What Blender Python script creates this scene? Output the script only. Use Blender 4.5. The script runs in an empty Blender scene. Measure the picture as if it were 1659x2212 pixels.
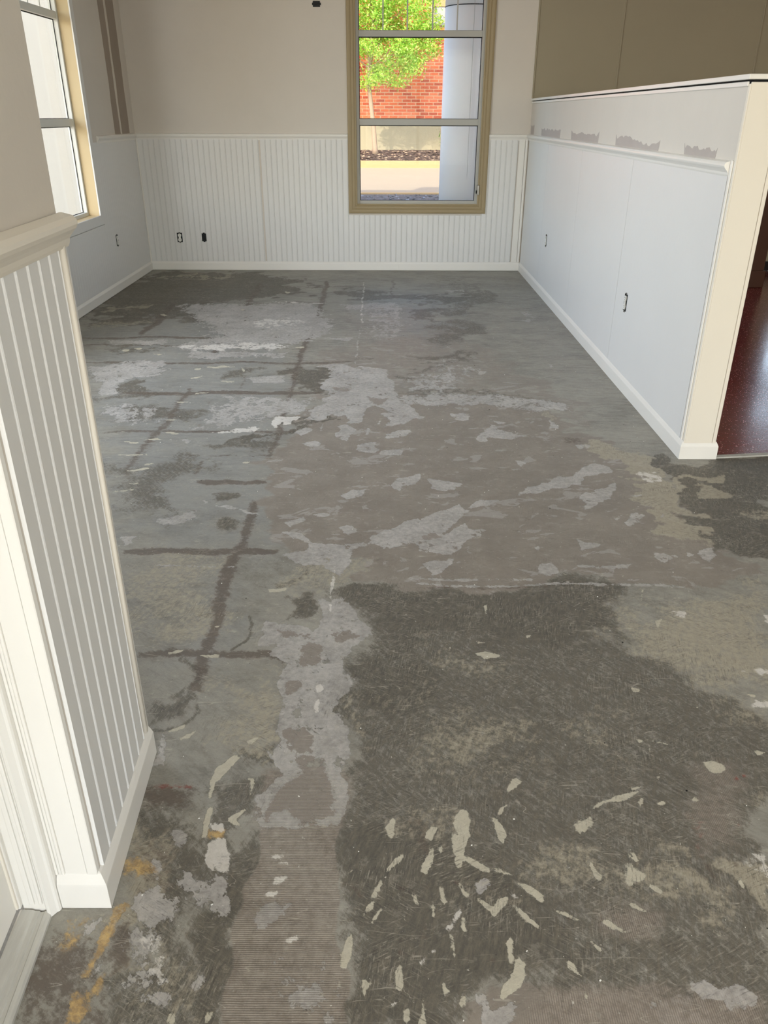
import bpy, bmesh, math, random
import numpy as np
from mathutils import Matrix, Vector

random.seed(7)
D = bpy.data
SC = bpy.context.scene
COL = SC.collection
PI = math.pi

# ------------------------------------------------------------------ camera, sky, sun, lights, exposure
cam = D.cameras.new('camera'); cam.sensor_fit = 'VERTICAL'; cam.sensor_height = 24.0
cam.lens = 1701.447 / 2212 * 24.0; cam.clip_start = 0.05; cam.clip_end = 300
cob = D.objects.new('camera', cam); COL.objects.link(cob)
cr = (0.999995, 0.00154486, 0.00276696); cu = (-0.00316615, 0.44986875, 0.89308907); cf = (-0.00013493, 0.89309334, -0.44987138)
cob.matrix_world = Matrix(((cr[0], cu[0], -cf[0], 0.0), (cr[1], cu[1], -cf[1], 0.0), (cr[2], cu[2], -cf[2], 1.372), (0, 0, 0, 1)))
SC.camera = cob

wd = D.worlds.new('sky'); SC.world = wd; wd.use_nodes = True
wn = wd.node_tree; wn.nodes.clear()
sky = wn.nodes.new('ShaderNodeTexSky'); sky.sky_type = 'NISHITA'; sky.sun_disc = False
sky.sun_elevation = math.radians(42); sky.sun_rotation = math.radians(195); sky.altitude = 100; sky.dust_density = 2.0
bgd = wn.nodes.new('ShaderNodeBackground'); bgd.inputs[1].default_value = 0.70
wo = wn.nodes.new('ShaderNodeOutputWorld')
wn.links.new(sky.outputs[0], bgd.inputs[0]); wn.links.new(bgd.outputs[0], wo.inputs[0])

def light(name, kind, loc, direction, energy, color=(1, 1, 1), sx=1, sy=1, angle=None):
    l = D.lights.new(name, kind); l.energy = energy; l.color = color
    if kind == 'AREA':
        l.shape = 'RECTANGLE'; l.size = sx; l.size_y = sy
    if angle: l.angle = angle
    o = D.objects.new(name, l); COL.objects.link(o); o.location = loc
    o.rotation_euler = Vector(direction).to_track_quat('-Z', 'Y').to_euler()
    return o
light('sun', 'SUN', (0, -5, 20), (0.30, 0.72, -0.66), 3.6, (1.0, 0.93, 0.80), angle=0.01)
# daylight falling in through the shop front behind the camera, an added side window out of view and the hall's window
light('daylight_shop_front', 'AREA', (0.6, -3.45, 1.45), (0.0, 1, -0.10), 235, (1.0, 0.965, 0.955), 4.6, 2.2)
light('daylight_side_window', 'AREA', (-2.85, 3.9, 1.65), (1, 0.0, -0.12), 120, (0.85, 0.90, 1.0), 1.9, 1.9)
light('daylight_hall_window', 'AREA', (4.5, 8.6, 1.25), (-0.1, -1, -0.1), 17, (0.80, 0.90, 1.0), 1.2, 0.9)

SC.view_settings.view_transform = 'Standard'; SC.view_settings.look = 'None'
SC.view_settings.gamma = 1.0; SC.view_settings.use_curve_mapping = False
SC.view_settings.exposure = -0.13

# ------------------------------------------------------------------ materials
def lin(c):
    r = []
    for v in c:
        v = v / 255.0
        r.append(v / 12.92 if v <= 0.04045 else ((v + 0.055) / 1.055) ** 2.4)
    return r
def rgb(c, k=1.0):
    return tuple(min(1.0, v * k) for v in lin(c)) + (1.0,)
class NT:
    def __init__(s, name):
        s.m = D.materials.new(name); s.m.use_nodes = True; s.t = s.m.node_tree; s.t.nodes.clear()
        s.out = s.n('ShaderNodeOutputMaterial'); s.b = s.n('ShaderNodeBsdfPrincipled'); s.l(s.b.outputs[0], s.out.inputs[0])
        s.tc = s.n('ShaderNodeTexCoord').outputs['Object']
        s.geo = s.n('ShaderNodeNewGeometry').outputs['Position']
    def n(s, k): return s.t.nodes.new(k)
    def l(s, a, b): s.t.links.new(a, b)
    def setv(s, inp, v):
        if hasattr(v, 'links') or isinstance(v, bpy.types.NodeSocket): s.l(v, inp)
        else: inp.default_value = v
    def noise(s, scale, detail=4, rough=0.6, vec=None, dist=0.0, stretch=None, rot=None):
        v = vec or s.geo
        if stretch or rot:
            if rot:
                mr = s.n('ShaderNodeMapping'); s.l(v, mr.inputs[0]); mr.inputs['Rotation'].default_value = (0, 0, rot); v = mr.outputs[0]
            mp = s.n('ShaderNodeMapping'); s.l(v, mp.inputs[0])
            if stretch: mp.inputs['Scale'].default_value = stretch
            v = mp.outputs[0]
        k = s.n('ShaderNodeTexNoise'); s.l(v, k.inputs['Vector']); k.inputs['Scale'].default_value = scale
        k.inputs['Detail'].default_value = detail; k.inputs['Roughness'].default_value = rough; k.inputs['Distortion'].default_value = dist
        return k.outputs['Fac']
    def math(s, op, a, b=0.0, c=None, clamp=False):
        k = s.n('ShaderNodeMath'); k.operation = op; k.use_clamp = clamp
        s.setv(k.inputs[0], a); s.setv(k.inputs[1], b)
        if c is not None: s.setv(k.inputs[2], c)
        return k.outputs[0]
    def ramp(s, v, lo, hi, smooth=True):
        k = s.n('ShaderNodeMapRange'); k.interpolation_type = 'SMOOTHSTEP' if smooth else 'LINEAR'
        s.setv(k.inputs[0], v); k.inputs[1].default_value = lo; k.inputs[2].default_value = hi
        return k.outputs[0]
    def mix(s, f, a, b, blend='MIX'):
        k = s.n('ShaderNodeMix'); k.data_type = 'RGBA'; k.blend_type = blend
        s.setv(k.inputs[0], f); s.setv(k.inputs[6], a); s.setv(k.inputs[7], b)
        return k.outputs[2]
    def bump(s, h, dist, strength=1.0):
        k = s.n('ShaderNodeBump'); s.l(h, k.inputs['Height']); k.inputs['Distance'].default_value = dist
        k.inputs['Strength'].default_value = strength; s.l(k.outputs[0], s.b.inputs['Normal'])
def paint(name, c, k=1.0, rough=0.55, var=0.05, bscale=60, bd=0.0003, metal=0.0, spec=0.4):
    t = NT(name); a = rgb(c, k)
    lo = tuple(v * (1 - var) for v in a[:3]) + (1,); hi = tuple(min(1, v * (1 + var)) for v in a[:3]) + (1,)
    f = t.noise(3.0, 5, 0.65)
    t.l(t.mix(f, lo, hi), t.b.inputs['Base Color'])
    t.b.inputs['Roughness'].default_value = rough; t.b.inputs['Metallic'].default_value = metal
    t.b.inputs['Specular IOR Level'].default_value = spec
    if bd: t.bump(t.noise(bscale, 3, 0.6), bd)
    return t.m
M = {}
M['drywall'] = paint('drywall_primer', (216, 208, 197), rough=0.8, var=0.04, bscale=35, bd=0.0006, spec=0.2)
M['white_trim'] = paint('white_trim_paint', (236, 232, 224), rough=0.38, var=0.02, bscale=90, bd=0.0002)
M['cream_trim'] = paint('cream_trim_paint', (233, 225, 210), rough=0.4, var=0.02)
M['panel_paint'] = paint('panel_paint', (228, 226, 222), rough=0.42, var=0.025, bscale=25, bd=0.0004)
M['hall_panel'] = paint('hall_panel_paint', (160, 150, 128), rough=0.7, var=0.04, spec=0.2)
M['mud_dark'] = paint('damp_joint_compound', (164, 151, 138), rough=0.9, var=0.12, spec=0.1)
M['mud'] = paint('joint_compound', (184, 174, 167), rough=0.9, var=0.12, spec=0.1)
M['ceiling'] = paint('ceiling_tile_paint', (226, 222, 214), rough=0.9, spec=0.1)
M['olive'] = paint('olive_casing_paint', (158, 140, 106), rough=0.45, var=0.05)
M['tan'] = paint('tan_jamb_paint', (212, 190, 148), rough=0.5, var=0.05)  # same paint as the casing, daylight on the jambs put into the colour
M['alum'] = paint('window_aluminium', (176, 174, 166), rough=0.42, var=0.03, metal=0.0)
M['alum_white'] = paint('pale_window_frame', (225, 225, 218), rough=0.4, var=0.02)
M['gasket'] = paint('black_gasket', (16, 16, 16), rough=0.7, bd=0)
M['black'] = paint('black_plastic_box', (14, 18, 18), rough=0.6, bd=0)
M['receptacle'] = paint('white_receptacle', (238, 236, 228), rough=0.35, bd=0)
M['steel'] = paint('galvanised_steel', (150, 148, 142), rough=0.4, metal=0.8, bd=0)
M['concrete_fnd'] = paint('foundation_concrete', (176, 162, 132), rough=0.95, var=0.12, bscale=8, bd=0.004)
M['mortar'] = paint('mortar', (246, 214, 176), rough=0.95, var=0.06)
M['road'] = paint('sunlit_asphalt', (178, 160, 134), rough=0.95, var=0.05, bscale=40, bd=0.003)
M['curb'] = paint('curb_concrete', (190, 160, 114), rough=0.9, var=0.05)
M['soil'] = paint('mulch_soil', (76, 60, 50), rough=1.0, var=0.4, bscale=30, bd=0.02)
M['soil_near'] = paint('dark_gravel', (112, 107, 102), rough=1.0, var=0.4, bscale=30, bd=0.02)
M['chip_pale'] = paint('pale_wood_chip', (176, 150, 122), rough=0.9)
M['chip_dark'] = paint('dark_wood_chip', (96, 78, 68), rough=0.9)
M['chip_grey'] = paint('grey_gravel_stone', (150, 150, 152), rough=0.9)
M['stucco'] = paint('white_stucco', (150, 150, 147), rough=0.9)
M['column'] = paint('white_column_paint', (246, 244, 242), rough=0.5, var=0.01)
M['bark'] = paint('pale_bark', (176, 150, 124), rough=0.9, var=0.15, bscale=50, bd=0.004)
for i, c in enumerate([(176, 216, 84), (206, 234, 100), (136, 188, 62), (220, 240, 134)]):
    t = NT('leaf_%s' % 'abcd'[i]); t.b.inputs['Base Color'].default_value = rgb(c); t.b.inputs['Roughness'].default_value = 0.55
    tr = t.n('ShaderNodeBsdfTranslucent'); tr.inputs[0].default_value = rgb(c)
    mx = t.n('ShaderNodeMixShader'); mx.inputs[0].default_value = 0.4
    t.l(t.b.outputs[0], mx.inputs[1]); t.l(tr.outputs[0], mx.inputs[2]); t.l(mx.outputs[0], t.out.inputs[0]); M['leaf%d' % i] = t.m
M['shrub_leaf'] = paint('dark_shrub_leaf', (60, 90, 40), rough=0.5, bd=0)
for i, c in enumerate([(240, 122, 82), (222, 106, 68), (250, 138, 94), (204, 96, 66), (244, 126, 78)]):
    M['brick%d' % i] = paint('red_brick_%s' % 'abcde'[i], c, rough=0.9, var=0.10, bscale=60, bd=0.002)
M['walnut'] = paint('dark_stained_wood', (74, 44, 30), rough=0.4, var=0.2)
M['speckle'] = None
def glass_mat():
    t = NT('window_glass'); g = t.n('ShaderNodeBsdfGlossy'); g.inputs['Roughness'].default_value = 0.01
    tr = t.n('ShaderNodeBsdfTransparent'); tr.inputs[0].default_value = (0.97, 0.985, 0.975, 1)
    lw = t.n('ShaderNodeLayerWeight'); lw.inputs[0].default_value = 0.5
    fr = t.math('MULTIPLY_ADD', t.math('POWER', lw.outputs['Facing'], 5.0), 0.45, 0.003)
    mx = t.n('ShaderNodeMixShader'); t.l(fr, mx.inputs[0]); t.l(tr.outputs[0], mx.inputs[1]); t.l(g.outputs[0], mx.inputs[2])
    t.l(mx.outputs[0], t.out.inputs[0]); return t.m
M['glass'] = glass_mat()
def metal_threshold():
    t = NT('worn_aluminium_threshold')
    n = t.noise(40, 6, 0.7, stretch=(1, .15, 1))
    t.l(t.mix(n, rgb((168, 165, 156)), rgb((222, 220, 212))), t.b.inputs['Base Color'])
    t.b.inputs['Metallic'].default_value = 0.15; t.b.inputs['Roughness'].default_value = 0.45; return t.m
M['threshold'] = metal_threshold()
def terrazzo():
    t = NT('red_speckled_floor')
    n = t.noise(2.5, 5, 0.6, stretch=(0.5, 1.4, 1))
    base = t.mix(n, rgb((104, 26, 32)), rgb((134, 40, 44)))
    v = t.n('ShaderNodeTexVoronoi'); t.l(t.geo, v.inputs['Vector']); v.inputs['Scale'].default_value = 90
    w = t.n('ShaderNodeTexVoronoi'); t.l(t.geo, w.inputs['Vector']); w.inputs['Scale'].default_value = 45
    sp = t.math('SUBTRACT', 1.0, t.ramp(v.outputs['Distance'], 0.16, 0.24)); sel = t.ramp(t.noise(70, 1), 0.5, 0.54)
    sp = t.math('MULTIPLY', sp, sel); sp2 = t.math('SUBTRACT', 1.0, t.ramp(w.outputs['Distance'], 0.10, 0.16))
    sp2 = t.math('MULTIPLY', sp2, t.ramp(t.noise(31, 1), 0.52, 0.56))
    c = t.mix(t.math('MAXIMUM', sp, sp2), base, rgb((240, 214, 208)))
    t.l(c, t.b.inputs['Base Color'])
    r = t.noise(1.6, 6, 0.7); t.l(t.math('MULTIPLY_ADD', r, 0.20, 0.08), t.b.inputs['Roughness'])
    t.b.inputs['Coat Weight'].default_value = 0.25; t.b.inputs['Coat Roughness'].default_value = 0.12
    t.bump(t.noise(14, 6, 0.75, stretch=(0.6, 1.6, 1)), 0.002, 0.6); return t.m
M['terrazzo'] = terrazzo()
def dark_speckle():
    t = NT('black_speckled_base'); w = t.n('ShaderNodeTexVoronoi'); t.l(t.geo, w.inputs['Vector']); w.inputs['Scale'].default_value = 40
    t.l(t.mix(t.ramp(w.outputs['Distance'], 0.1, 0.2), rgb((200, 200, 196)), rgb((30, 28, 28))), t.b.inputs['Base Color']); t.b.inputs['Roughness'].default_value = 0.3; return t.m
M['speckle'] = dark_speckle()

CH = ['taupe', 'skim', 'dark', 'khaki', 'mastic', 'chip', 'pale', 'yellow', 'cool', 'hatch', 'hole', 'red']
FK = 1.12
def concrete():
    t = NT('stained_concrete')
    f = {}
    for i in range(4):
        a = t.n('ShaderNodeAttribute'); a.attribute_name = 'stain%d' % i
        sp = t.n('ShaderNodeSeparateXYZ'); t.l(a.outputs['Vector'], sp.inputs[0])
        for j in range(3): f[CH[i * 3 + j]] = sp.outputs[j]
    big = t.noise(1.3, 6, 0.62); mid = t.noise(7, 6, 0.68); fine = t.noise(55, 6, 0.72); vf = t.noise(330, 4, 0.7)
    gy = t.n('ShaderNodeSeparateXYZ'); t.l(t.geo, gy.inputs[0])
    sx = t.n('ShaderNodeMix'); sx.data_type = 'FLOAT'; t.l(t.ramp(gy.outputs[1], 1.6, 3.4), sx.inputs[0])
    t.l(t.noise(11, 8, 0.78, stretch=(1.0, 2.6, 1), rot=0.7), sx.inputs[2]); t.l(t.noise(9, 8, 0.78, stretch=(1.0, 3.6, 1), rot=0.08), sx.inputs[3]); scr = sx.outputs[0]
    scr2 = t.noise(26, 7, 0.8, stretch=(1, 3.5, 1), rot=0.9)
    scr3 = t.noise(24, 7, 0.8, stretch=(4, 1, 1), rot=0.35)
    edge = t.math('MULTIPLY', t.math('SUBTRACT', t.noise(34, 7, 0.72), 0.5), 1.5)
    edge = t.math('ADD', edge, t.math('MULTIPLY', t.math('SUBTRACT', t.noise(13, 5, 0.6, stretch=(1.3, .8, 1)), 0.5), 1.6))
    edge = t.math('ADD', edge, t.math('MULTIPLY', t.math('SUBTRACT', scr2, 0.5), 1.0))
    scrub = t.math('ADD', t.math('MULTIPLY', scr2, 0.5), t.math('MULTIPLY', scr3, 0.5))
    wash = t.ramp(t.noise(2.6, 9, 0.68, stretch=(.8, 1.3, 1), dist=.4), 0.40, 0.60)
    K = FK
    c = t.mix(t.ramp(mid, 0.3, 0.7), rgb((128, 125, 116), K), rgb((148, 145, 136), K))
    c = t.mix(t.ramp(scr, 0.42, 0.66), c, rgb((114, 110, 102), K))
    c = t.mix(t.math('MULTIPLY', wash, 0.45), c, rgb((158, 154, 143), K))
    def soft(name, n, lo, hi, amt):
        # scraped wash: the field is thinned by scratch noise
        g = t.math('ADD', f[name], t.math('MULTIPLY', t.math('SUBTRACT', t.ramp(n, 0.36, 0.64), 0.5), amt * 0.5))
        return t.math('MULTIPLY', t.ramp(g, lo, hi), t.ramp(f[name], 0.0, 0.25))
    def sharp(name, w=0.035, amp=1.1):
        g = t.math('ADD', f[name], t.math('MULTIPLY', edge, amp))
        if name in ('skim', 'hole'): g = t.math('SUBTRACT', t.math('MINIMUM', f[name], 0.80), t.math('MULTIPLY', edge, -amp))
        return t.math('MULTIPLY', t.ramp(g, 0.5 - w, 0.5 + w), t.ramp(f[name], 0.05, 0.3))
    c = t.mix(t.math('MULTIPLY', soft('cool', mid, 0.05, 0.9, 0.8), 0.38), c, t.mix(scr, rgb((104, 108, 112), K), rgb((136, 139, 140), K)))  # cool grey concrete; its far middle patch paints in the window's bluish reflection
    tau = t.mix(t.ramp(mid, 0.3, 0.7), rgb((124, 116, 107), K), rgb((138, 130, 120), K))
    tm = soft('taupe', scr, 0.15, 0.6, 0.6)
    c = t.mix(tm, c, tau)
    # stray skim flakes inside the taupe skim coat
    fl = t.math('MULTIPLY', t.ramp(t.noise(7.5, 7, 0.62, stretch=(0.8, 1.3, 1), dist=0.6), 0.592, 0.604), tm)
    c = t.mix(t.math('MULTIPLY', fl, 0.62), c, rgb((160, 155, 150), K))
    dk = t.mix(t.ramp(scr3, 0.35, 0.7), rgb((76, 73, 66), K), rgb((108, 101, 89), K))
    dm = soft('dark', t.math('MULTIPLY', t.math('ADD', scr2, scr3), 0.5), 0.12, 0.62, 1.3)
    c = t.mix(t.math('MULTIPLY', dm, 0.92), c, dk)
    # pale scuffs worn through the dark wash
    sc = t.math('MULTIPLY', t.math('MULTIPLY', t.ramp(scr2, 0.56, 0.68), t.ramp(t.noise(4.5, 4, 0.6), 0.48, 0.62)), dm)
    c = t.mix(t.math('MULTIPLY', sc, 0.65), c, rgb((158, 152, 138), K))
    kh = t.mix(fine, rgb((140, 132, 114), K), rgb((172, 164, 146), K))
    c = t.mix(t.math('MULTIPLY', soft('khaki', t.math('MULTIPLY', t.math('ADD', scr3, fine), 0.5), 0.25, 0.8, 1.3), 0.85), c, kh)
    # notched adhesive ridges
    geo = t.n('ShaderNodeSeparateXYZ'); t.l(t.geo, geo.inputs[0])
    wv = []
    for ax in ('X', 'Y'):
        w = t.n('ShaderNodeTexWave'); w.bands_direction = ax; t.l(t.geo, w.inputs['Vector']); w.inputs['Scale'].default_value = 78
        w.inputs['Distortion'].default_value = 1.2; w.inputs['Detail'].default_value = 2; w.inputs['Detail Scale'].default_value = 0.6; wv.append(w.outputs['Fac'])
    wm = t.n('ShaderNodeMix'); wm.data_type = 'FLOAT'; t.l(t.ramp(geo.outputs[0], 0.05, 0.15), wm.inputs[0]); t.l(wv[1], wm.inputs[2]); t.l(wv[0], wm.inputs[3])
    hm = soft('hatch', mid, 0.2, 0.6, 0.5); ridge = wm.outputs[0]
    ht = t.mix(t.math('MULTIPLY', ridge, t.ramp(fine, 0.3, 0.6)), rgb((118, 108, 98), K), rgb((160, 150, 139), K))
    hs = t.math('MULTIPLY', hm, t.math('SUBTRACT', 1.0, t.math('MULTIPLY', sharp('skim'), 0.8)))
    ms = t.mix(t.ramp(scr, 0.3, 0.7), rgb((74, 62, 54), K), rgb((98, 86, 76), K))
    c = t.mix(t.math('MULTIPLY', soft('mastic', t.math('MULTIPLY', t.math('ADD', scr, fine), 0.5), 0.2, 0.7, 1.5), 0.78), c, ms)
    sk = t.mix(t.ramp(t.math('ADD', t.math('MULTIPLY', fine, .5), t.math('MULTIPLY', mid, .5)), .38, .62), rgb((150, 146, 141), K), rgb((178, 174, 169), K))
    c = t.mix(t.math('MULTIPLY', sharp('skim'), 0.9), c, sk)
    c = t.mix(t.math('MULTIPLY', hs, 0.75), c, ht)
    hl = t.mix(t.math('MULTIPLY', ridge, 0.5), rgb((124, 115, 106), K), rgb((146, 137, 127), K))
    c = t.mix(t.math('MULTIPLY', sharp('hole'), 0.85), c, hl)
    yl = t.mix(t.ramp(fine, 0.35, 0.65), rgb((150, 122, 82), K), rgb((198, 166, 108), K))
    c = t.mix(t.math('MULTIPLY', sharp('yellow', 0.2, 1.3), 0.85), c, yl)
    c = t.mix(t.math('MULTIPLY', soft('red', fine, 0.2, 0.8, 1.0), 0.7), c, rgb((128, 52, 44), K))
    c = t.mix(sharp('chip', 0.08, 1.0), c, t.mix(fine, rgb((166, 160, 142), K), rgb((196, 190, 172), K)))
    c = t.mix(t.math('MULTIPLY', sharp('pale', 0.12, 1.4), 0.8), c, t.mix(fine, rgb((196, 190, 182), K), rgb((226, 222, 214), K)))
    # brushed scrubbing marks, two directions, strongest on the stained parts
    mg = t.math('ADD', t.math('MULTIPLY', t.math('MAXIMUM', f['dark'], f['khaki']), 0.75), 0.25, clamp=True)
    for rot_, sc_, reg in ((0.55, (1.0, 9.0, 1), 3.7), (-0.45, (1.0, 8.0, 1), 5.1), (1.75, (1.0, 9.0, 1), 4.3)):
        n_ = t.noise(30, 5, 0.7, stretch=sc_, rot=rot_, dist=0.3); pl = t.ramp(t.noise(reg, 4, 0.6), 0.46, 0.60)
        c = t.mix(t.math('MULTIPLY', t.math('MULTIPLY', t.math('MULTIPLY', t.ramp(n_, 0.55, 0.64), pl), mg), 0.60), c, rgb((168, 162, 148), K))
        c = t.mix(t.math('MULTIPLY', t.math('MULTIPLY', t.math('MULTIPLY', t.ramp(n_, 0.45, 0.37), pl), mg), 0.65), c, rgb((58, 55, 50), K))
    # uneven wear: small worn-through spots and scrubbed tone over everything
    c = t.mix(t.math('MULTIPLY', t.ramp(t.noise(20, 8, 0.75), 0.56, 0.62), 0.22), c, rgb((168, 162, 150), K))
    c = t.mix(t.math('MULTIPLY', t.ramp(t.noise(16, 8, 0.75, stretch=(1, 2, 1)), 0.58, 0.66), 0.30), c, rgb((84, 79, 72), K))
    # grain, specks, hairline scratches
    c = t.mix(0.35, c, t.mix(vf, (0.25, 0.25, 0.25, 1), (0.75, 0.75, 0.75, 1)), 'OVERLAY')
    c = t.mix(0.30, c, t.mix(fine, (0.28, 0.28, 0.28, 1), (0.72, 0.72, 0.72, 1)), 'OVERLAY')
    c = t.mix(0.30, c, t.mix(big, (0.3, 0.3, 0.3, 1), (0.7, 0.7, 0.7, 1)), 'OVERLAY')
    c = t.mix(t.math('MULTIPLY', t.ramp(t.noise(120, 2, 0.5), 0.735, 0.76), 0.8), c, rgb((200, 196, 186), K))
    c = t.mix(t.math('MULTIPLY', t.ramp(t.noise(95, 2, 0.5, stretch=(1, 2.4, 1)), 0.755, 0.78), 0.85), c, rgb((46, 40, 36), K))
    for r_, s_ in ((0.4, 5.0), (-0.8, 4.2), (1.5, 6.0), (2.3, 3.1), (0.0, 7.5)):
        w = t.n('ShaderNodeTexNoise'); mp = t.n('ShaderNodeMapping'); t.l(t.geo, mp.inputs[0]); mp.inputs['Rotation'].default_value = (0, 0, r_)
        mp.inputs['Scale'].default_value = (0.5, s_ * 1.0, 1); t.l(mp.outputs[0], w.inputs['Vector']); w.inputs['Scale'].default_value = 3.0; w.inputs['Detail'].default_value = 3; w.inputs['Distortion'].default_value = 0.5
        d = t.math('ABSOLUTE', t.math('SUBTRACT', w.outputs['Fac'], 0.5))
        ln = t.math('MULTIPLY', t.math('SUBTRACT', 1.0, t.ramp(d, 0.0005, 0.0022)), t.ramp(t.noise(5.0 + s_, 3), 0.52, 0.6))
        c = t.mix(t.math('MULTIPLY', ln, 0.55), c, rgb((176, 170, 156), K))
    t.l(c, t.b.inputs['Base Color'])
    t.l(t.math('MULTIPLY_ADD', mid, 0.25, 0.40), t.b.inputs['Roughness'])
    t.b.inputs['Specular IOR Level'].default_value = 0.42
    h = t.math('ADD', t.math('MULTIPLY', fine, 0.5), t.math('MULTIPLY', sharp('skim'), 0.9))
    h = t.math('ADD', h, t.math('MULTIPLY', sharp('chip', 0.08, 1.0), 1.2))
    h = t.math('ADD', h, t.math('MULTIPLY', t.math('MULTIPLY', ridge, hm), 0.4))
    t.bump(h, 0.0012, 0.7)
    return t.m
M['concrete'] = concrete()

# ------------------------------------------------------------------ mesh helpers
def mesh_ob(name, bm, mat, parent=None, mats=None):
    me = D.meshes.new(name); bmesh.ops.recalc_face_normals(bm, faces=bm.faces); bm.to_mesh(me); bm.free()
    for m in (mats or [mat]): me.materials.append(M[m])
    o = D.objects.new(name, me); COL.objects.link(o)
    if parent is not None: o.parent = parent
    return o
def empty(name, loc=(0, 0, 0), rz=0.0):
    o = D.objects.new(name, None); COL.objects.link(o); o.location = loc; o.rotation_euler = (0, 0, rz); return o
def thing(o, label, cat, group=None):
    o['label'] = label; o['category'] = cat
    if group: o['group'] = group
    return o
def struct(o): o['kind'] = 'structure'; return o
def box(bm, x0, x1, y0, y1, z0, z1, mi=0):
    v = [bm.verts.new(p) for p in ((x0, y0, z0), (x1, y0, z0), (x1, y1, z0), (x0, y1, z0), (x0, y0, z1), (x1, y0, z1), (x1, y1, z1), (x0, y1, z1))]
    for f in ((0, 3, 2, 1), (4, 5, 6, 7), (0, 1, 5, 4), (1, 2, 6, 5), (2, 3, 7, 6), (3, 0, 4, 7)):
        k = bm.faces.new([v[i] for i in f]); k.material_index = mi
    return v
def prism(bm, poly, z0, z1):
    a = [bm.verts.new((p[0], p[1], z0)) for p in poly]; b = [bm.verts.new((p[0], p[1], z1)) for p in poly]; n = len(poly)
    bm.faces.new(a[::-1]); bm.faces.new(b)
    for i in range(n): bm.faces.new((a[i], a[(i + 1) % n], b[(i + 1) % n], b[i]))
def loft(bm, rings, cap=True):
    R = [[bm.verts.new(p) for p in r] for r in rings]; n = len(R[0])
    for a, b in zip(R, R[1:]):
        for i in range(n): bm.faces.new((a[i], a[(i + 1) % n], b[(i + 1) % n], b[i]))
    if cap: bm.faces.new(R[0][::-1]); bm.faces.new(R[-1])
def bevel(bm, w, seg=1):
    bmesh.ops.bevel(bm, geom=list(bm.edges), offset=w, segments=seg, affect='EDGES', profile=0.6)
def slab(name, dims, mat, parent=None, bw=0.0, seg=1):
    bm = bmesh.new(); box(bm, *dims)
    if bw: bevel(bm, bw, seg)
    return mesh_ob(name, bm, mat, parent)
def rect_cells(a0, a1, z0, z1, holes):
    xs = sorted({a0, a1} | {h[0] for h in holes} | {h[1] for h in holes}); zs = sorted({z0, z1} | {h[2] for h in holes} | {h[3] for h in holes})
    out = []
    for i in range(len(xs) - 1):
        run = None
        for j in range(len(zs) - 1):
            cx = (xs[i] + xs[i + 1]) / 2; cz = (zs[j] + zs[j + 1]) / 2
            if any(h[0] < cx < h[1] and h[2] < cz < h[3] for h in holes):
                if run: out.append(run); run = None
            else:
                run = (xs[i], xs[i + 1], run[2] if run else zs[j], zs[j + 1])
        if run: out.append(run)
    return out
def wall(name, axis, p0, p1, a0, a1, z0, z1, holes, mat):
    bm = bmesh.new()
    for c in rect_cells(a0, a1, z0, z1, holes):
        if axis == 'Y': box(bm, c[0], c[1], p0, p1, c[2], c[3])
        else: box(bm, p0, p1, c[0], c[1], c[2], c[3])
    bmesh.ops.remove_doubles(bm, verts=bm.verts, dist=1e-5)
    return struct(mesh_ob(name, bm, mat))

XL, XR, YF, YP = -2.305, 1.330, 8.04, 3.27
# far window opening, left window opening
W1 = (-0.277, 0.888, 0.606, 2.66); W2 = (5.66, 6.762, 0.632, 2.66); W3 = (2.95, 4.85, 0.632, 2.66); HD = (3.92, 5.0, 0.74, 1.60)

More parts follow.
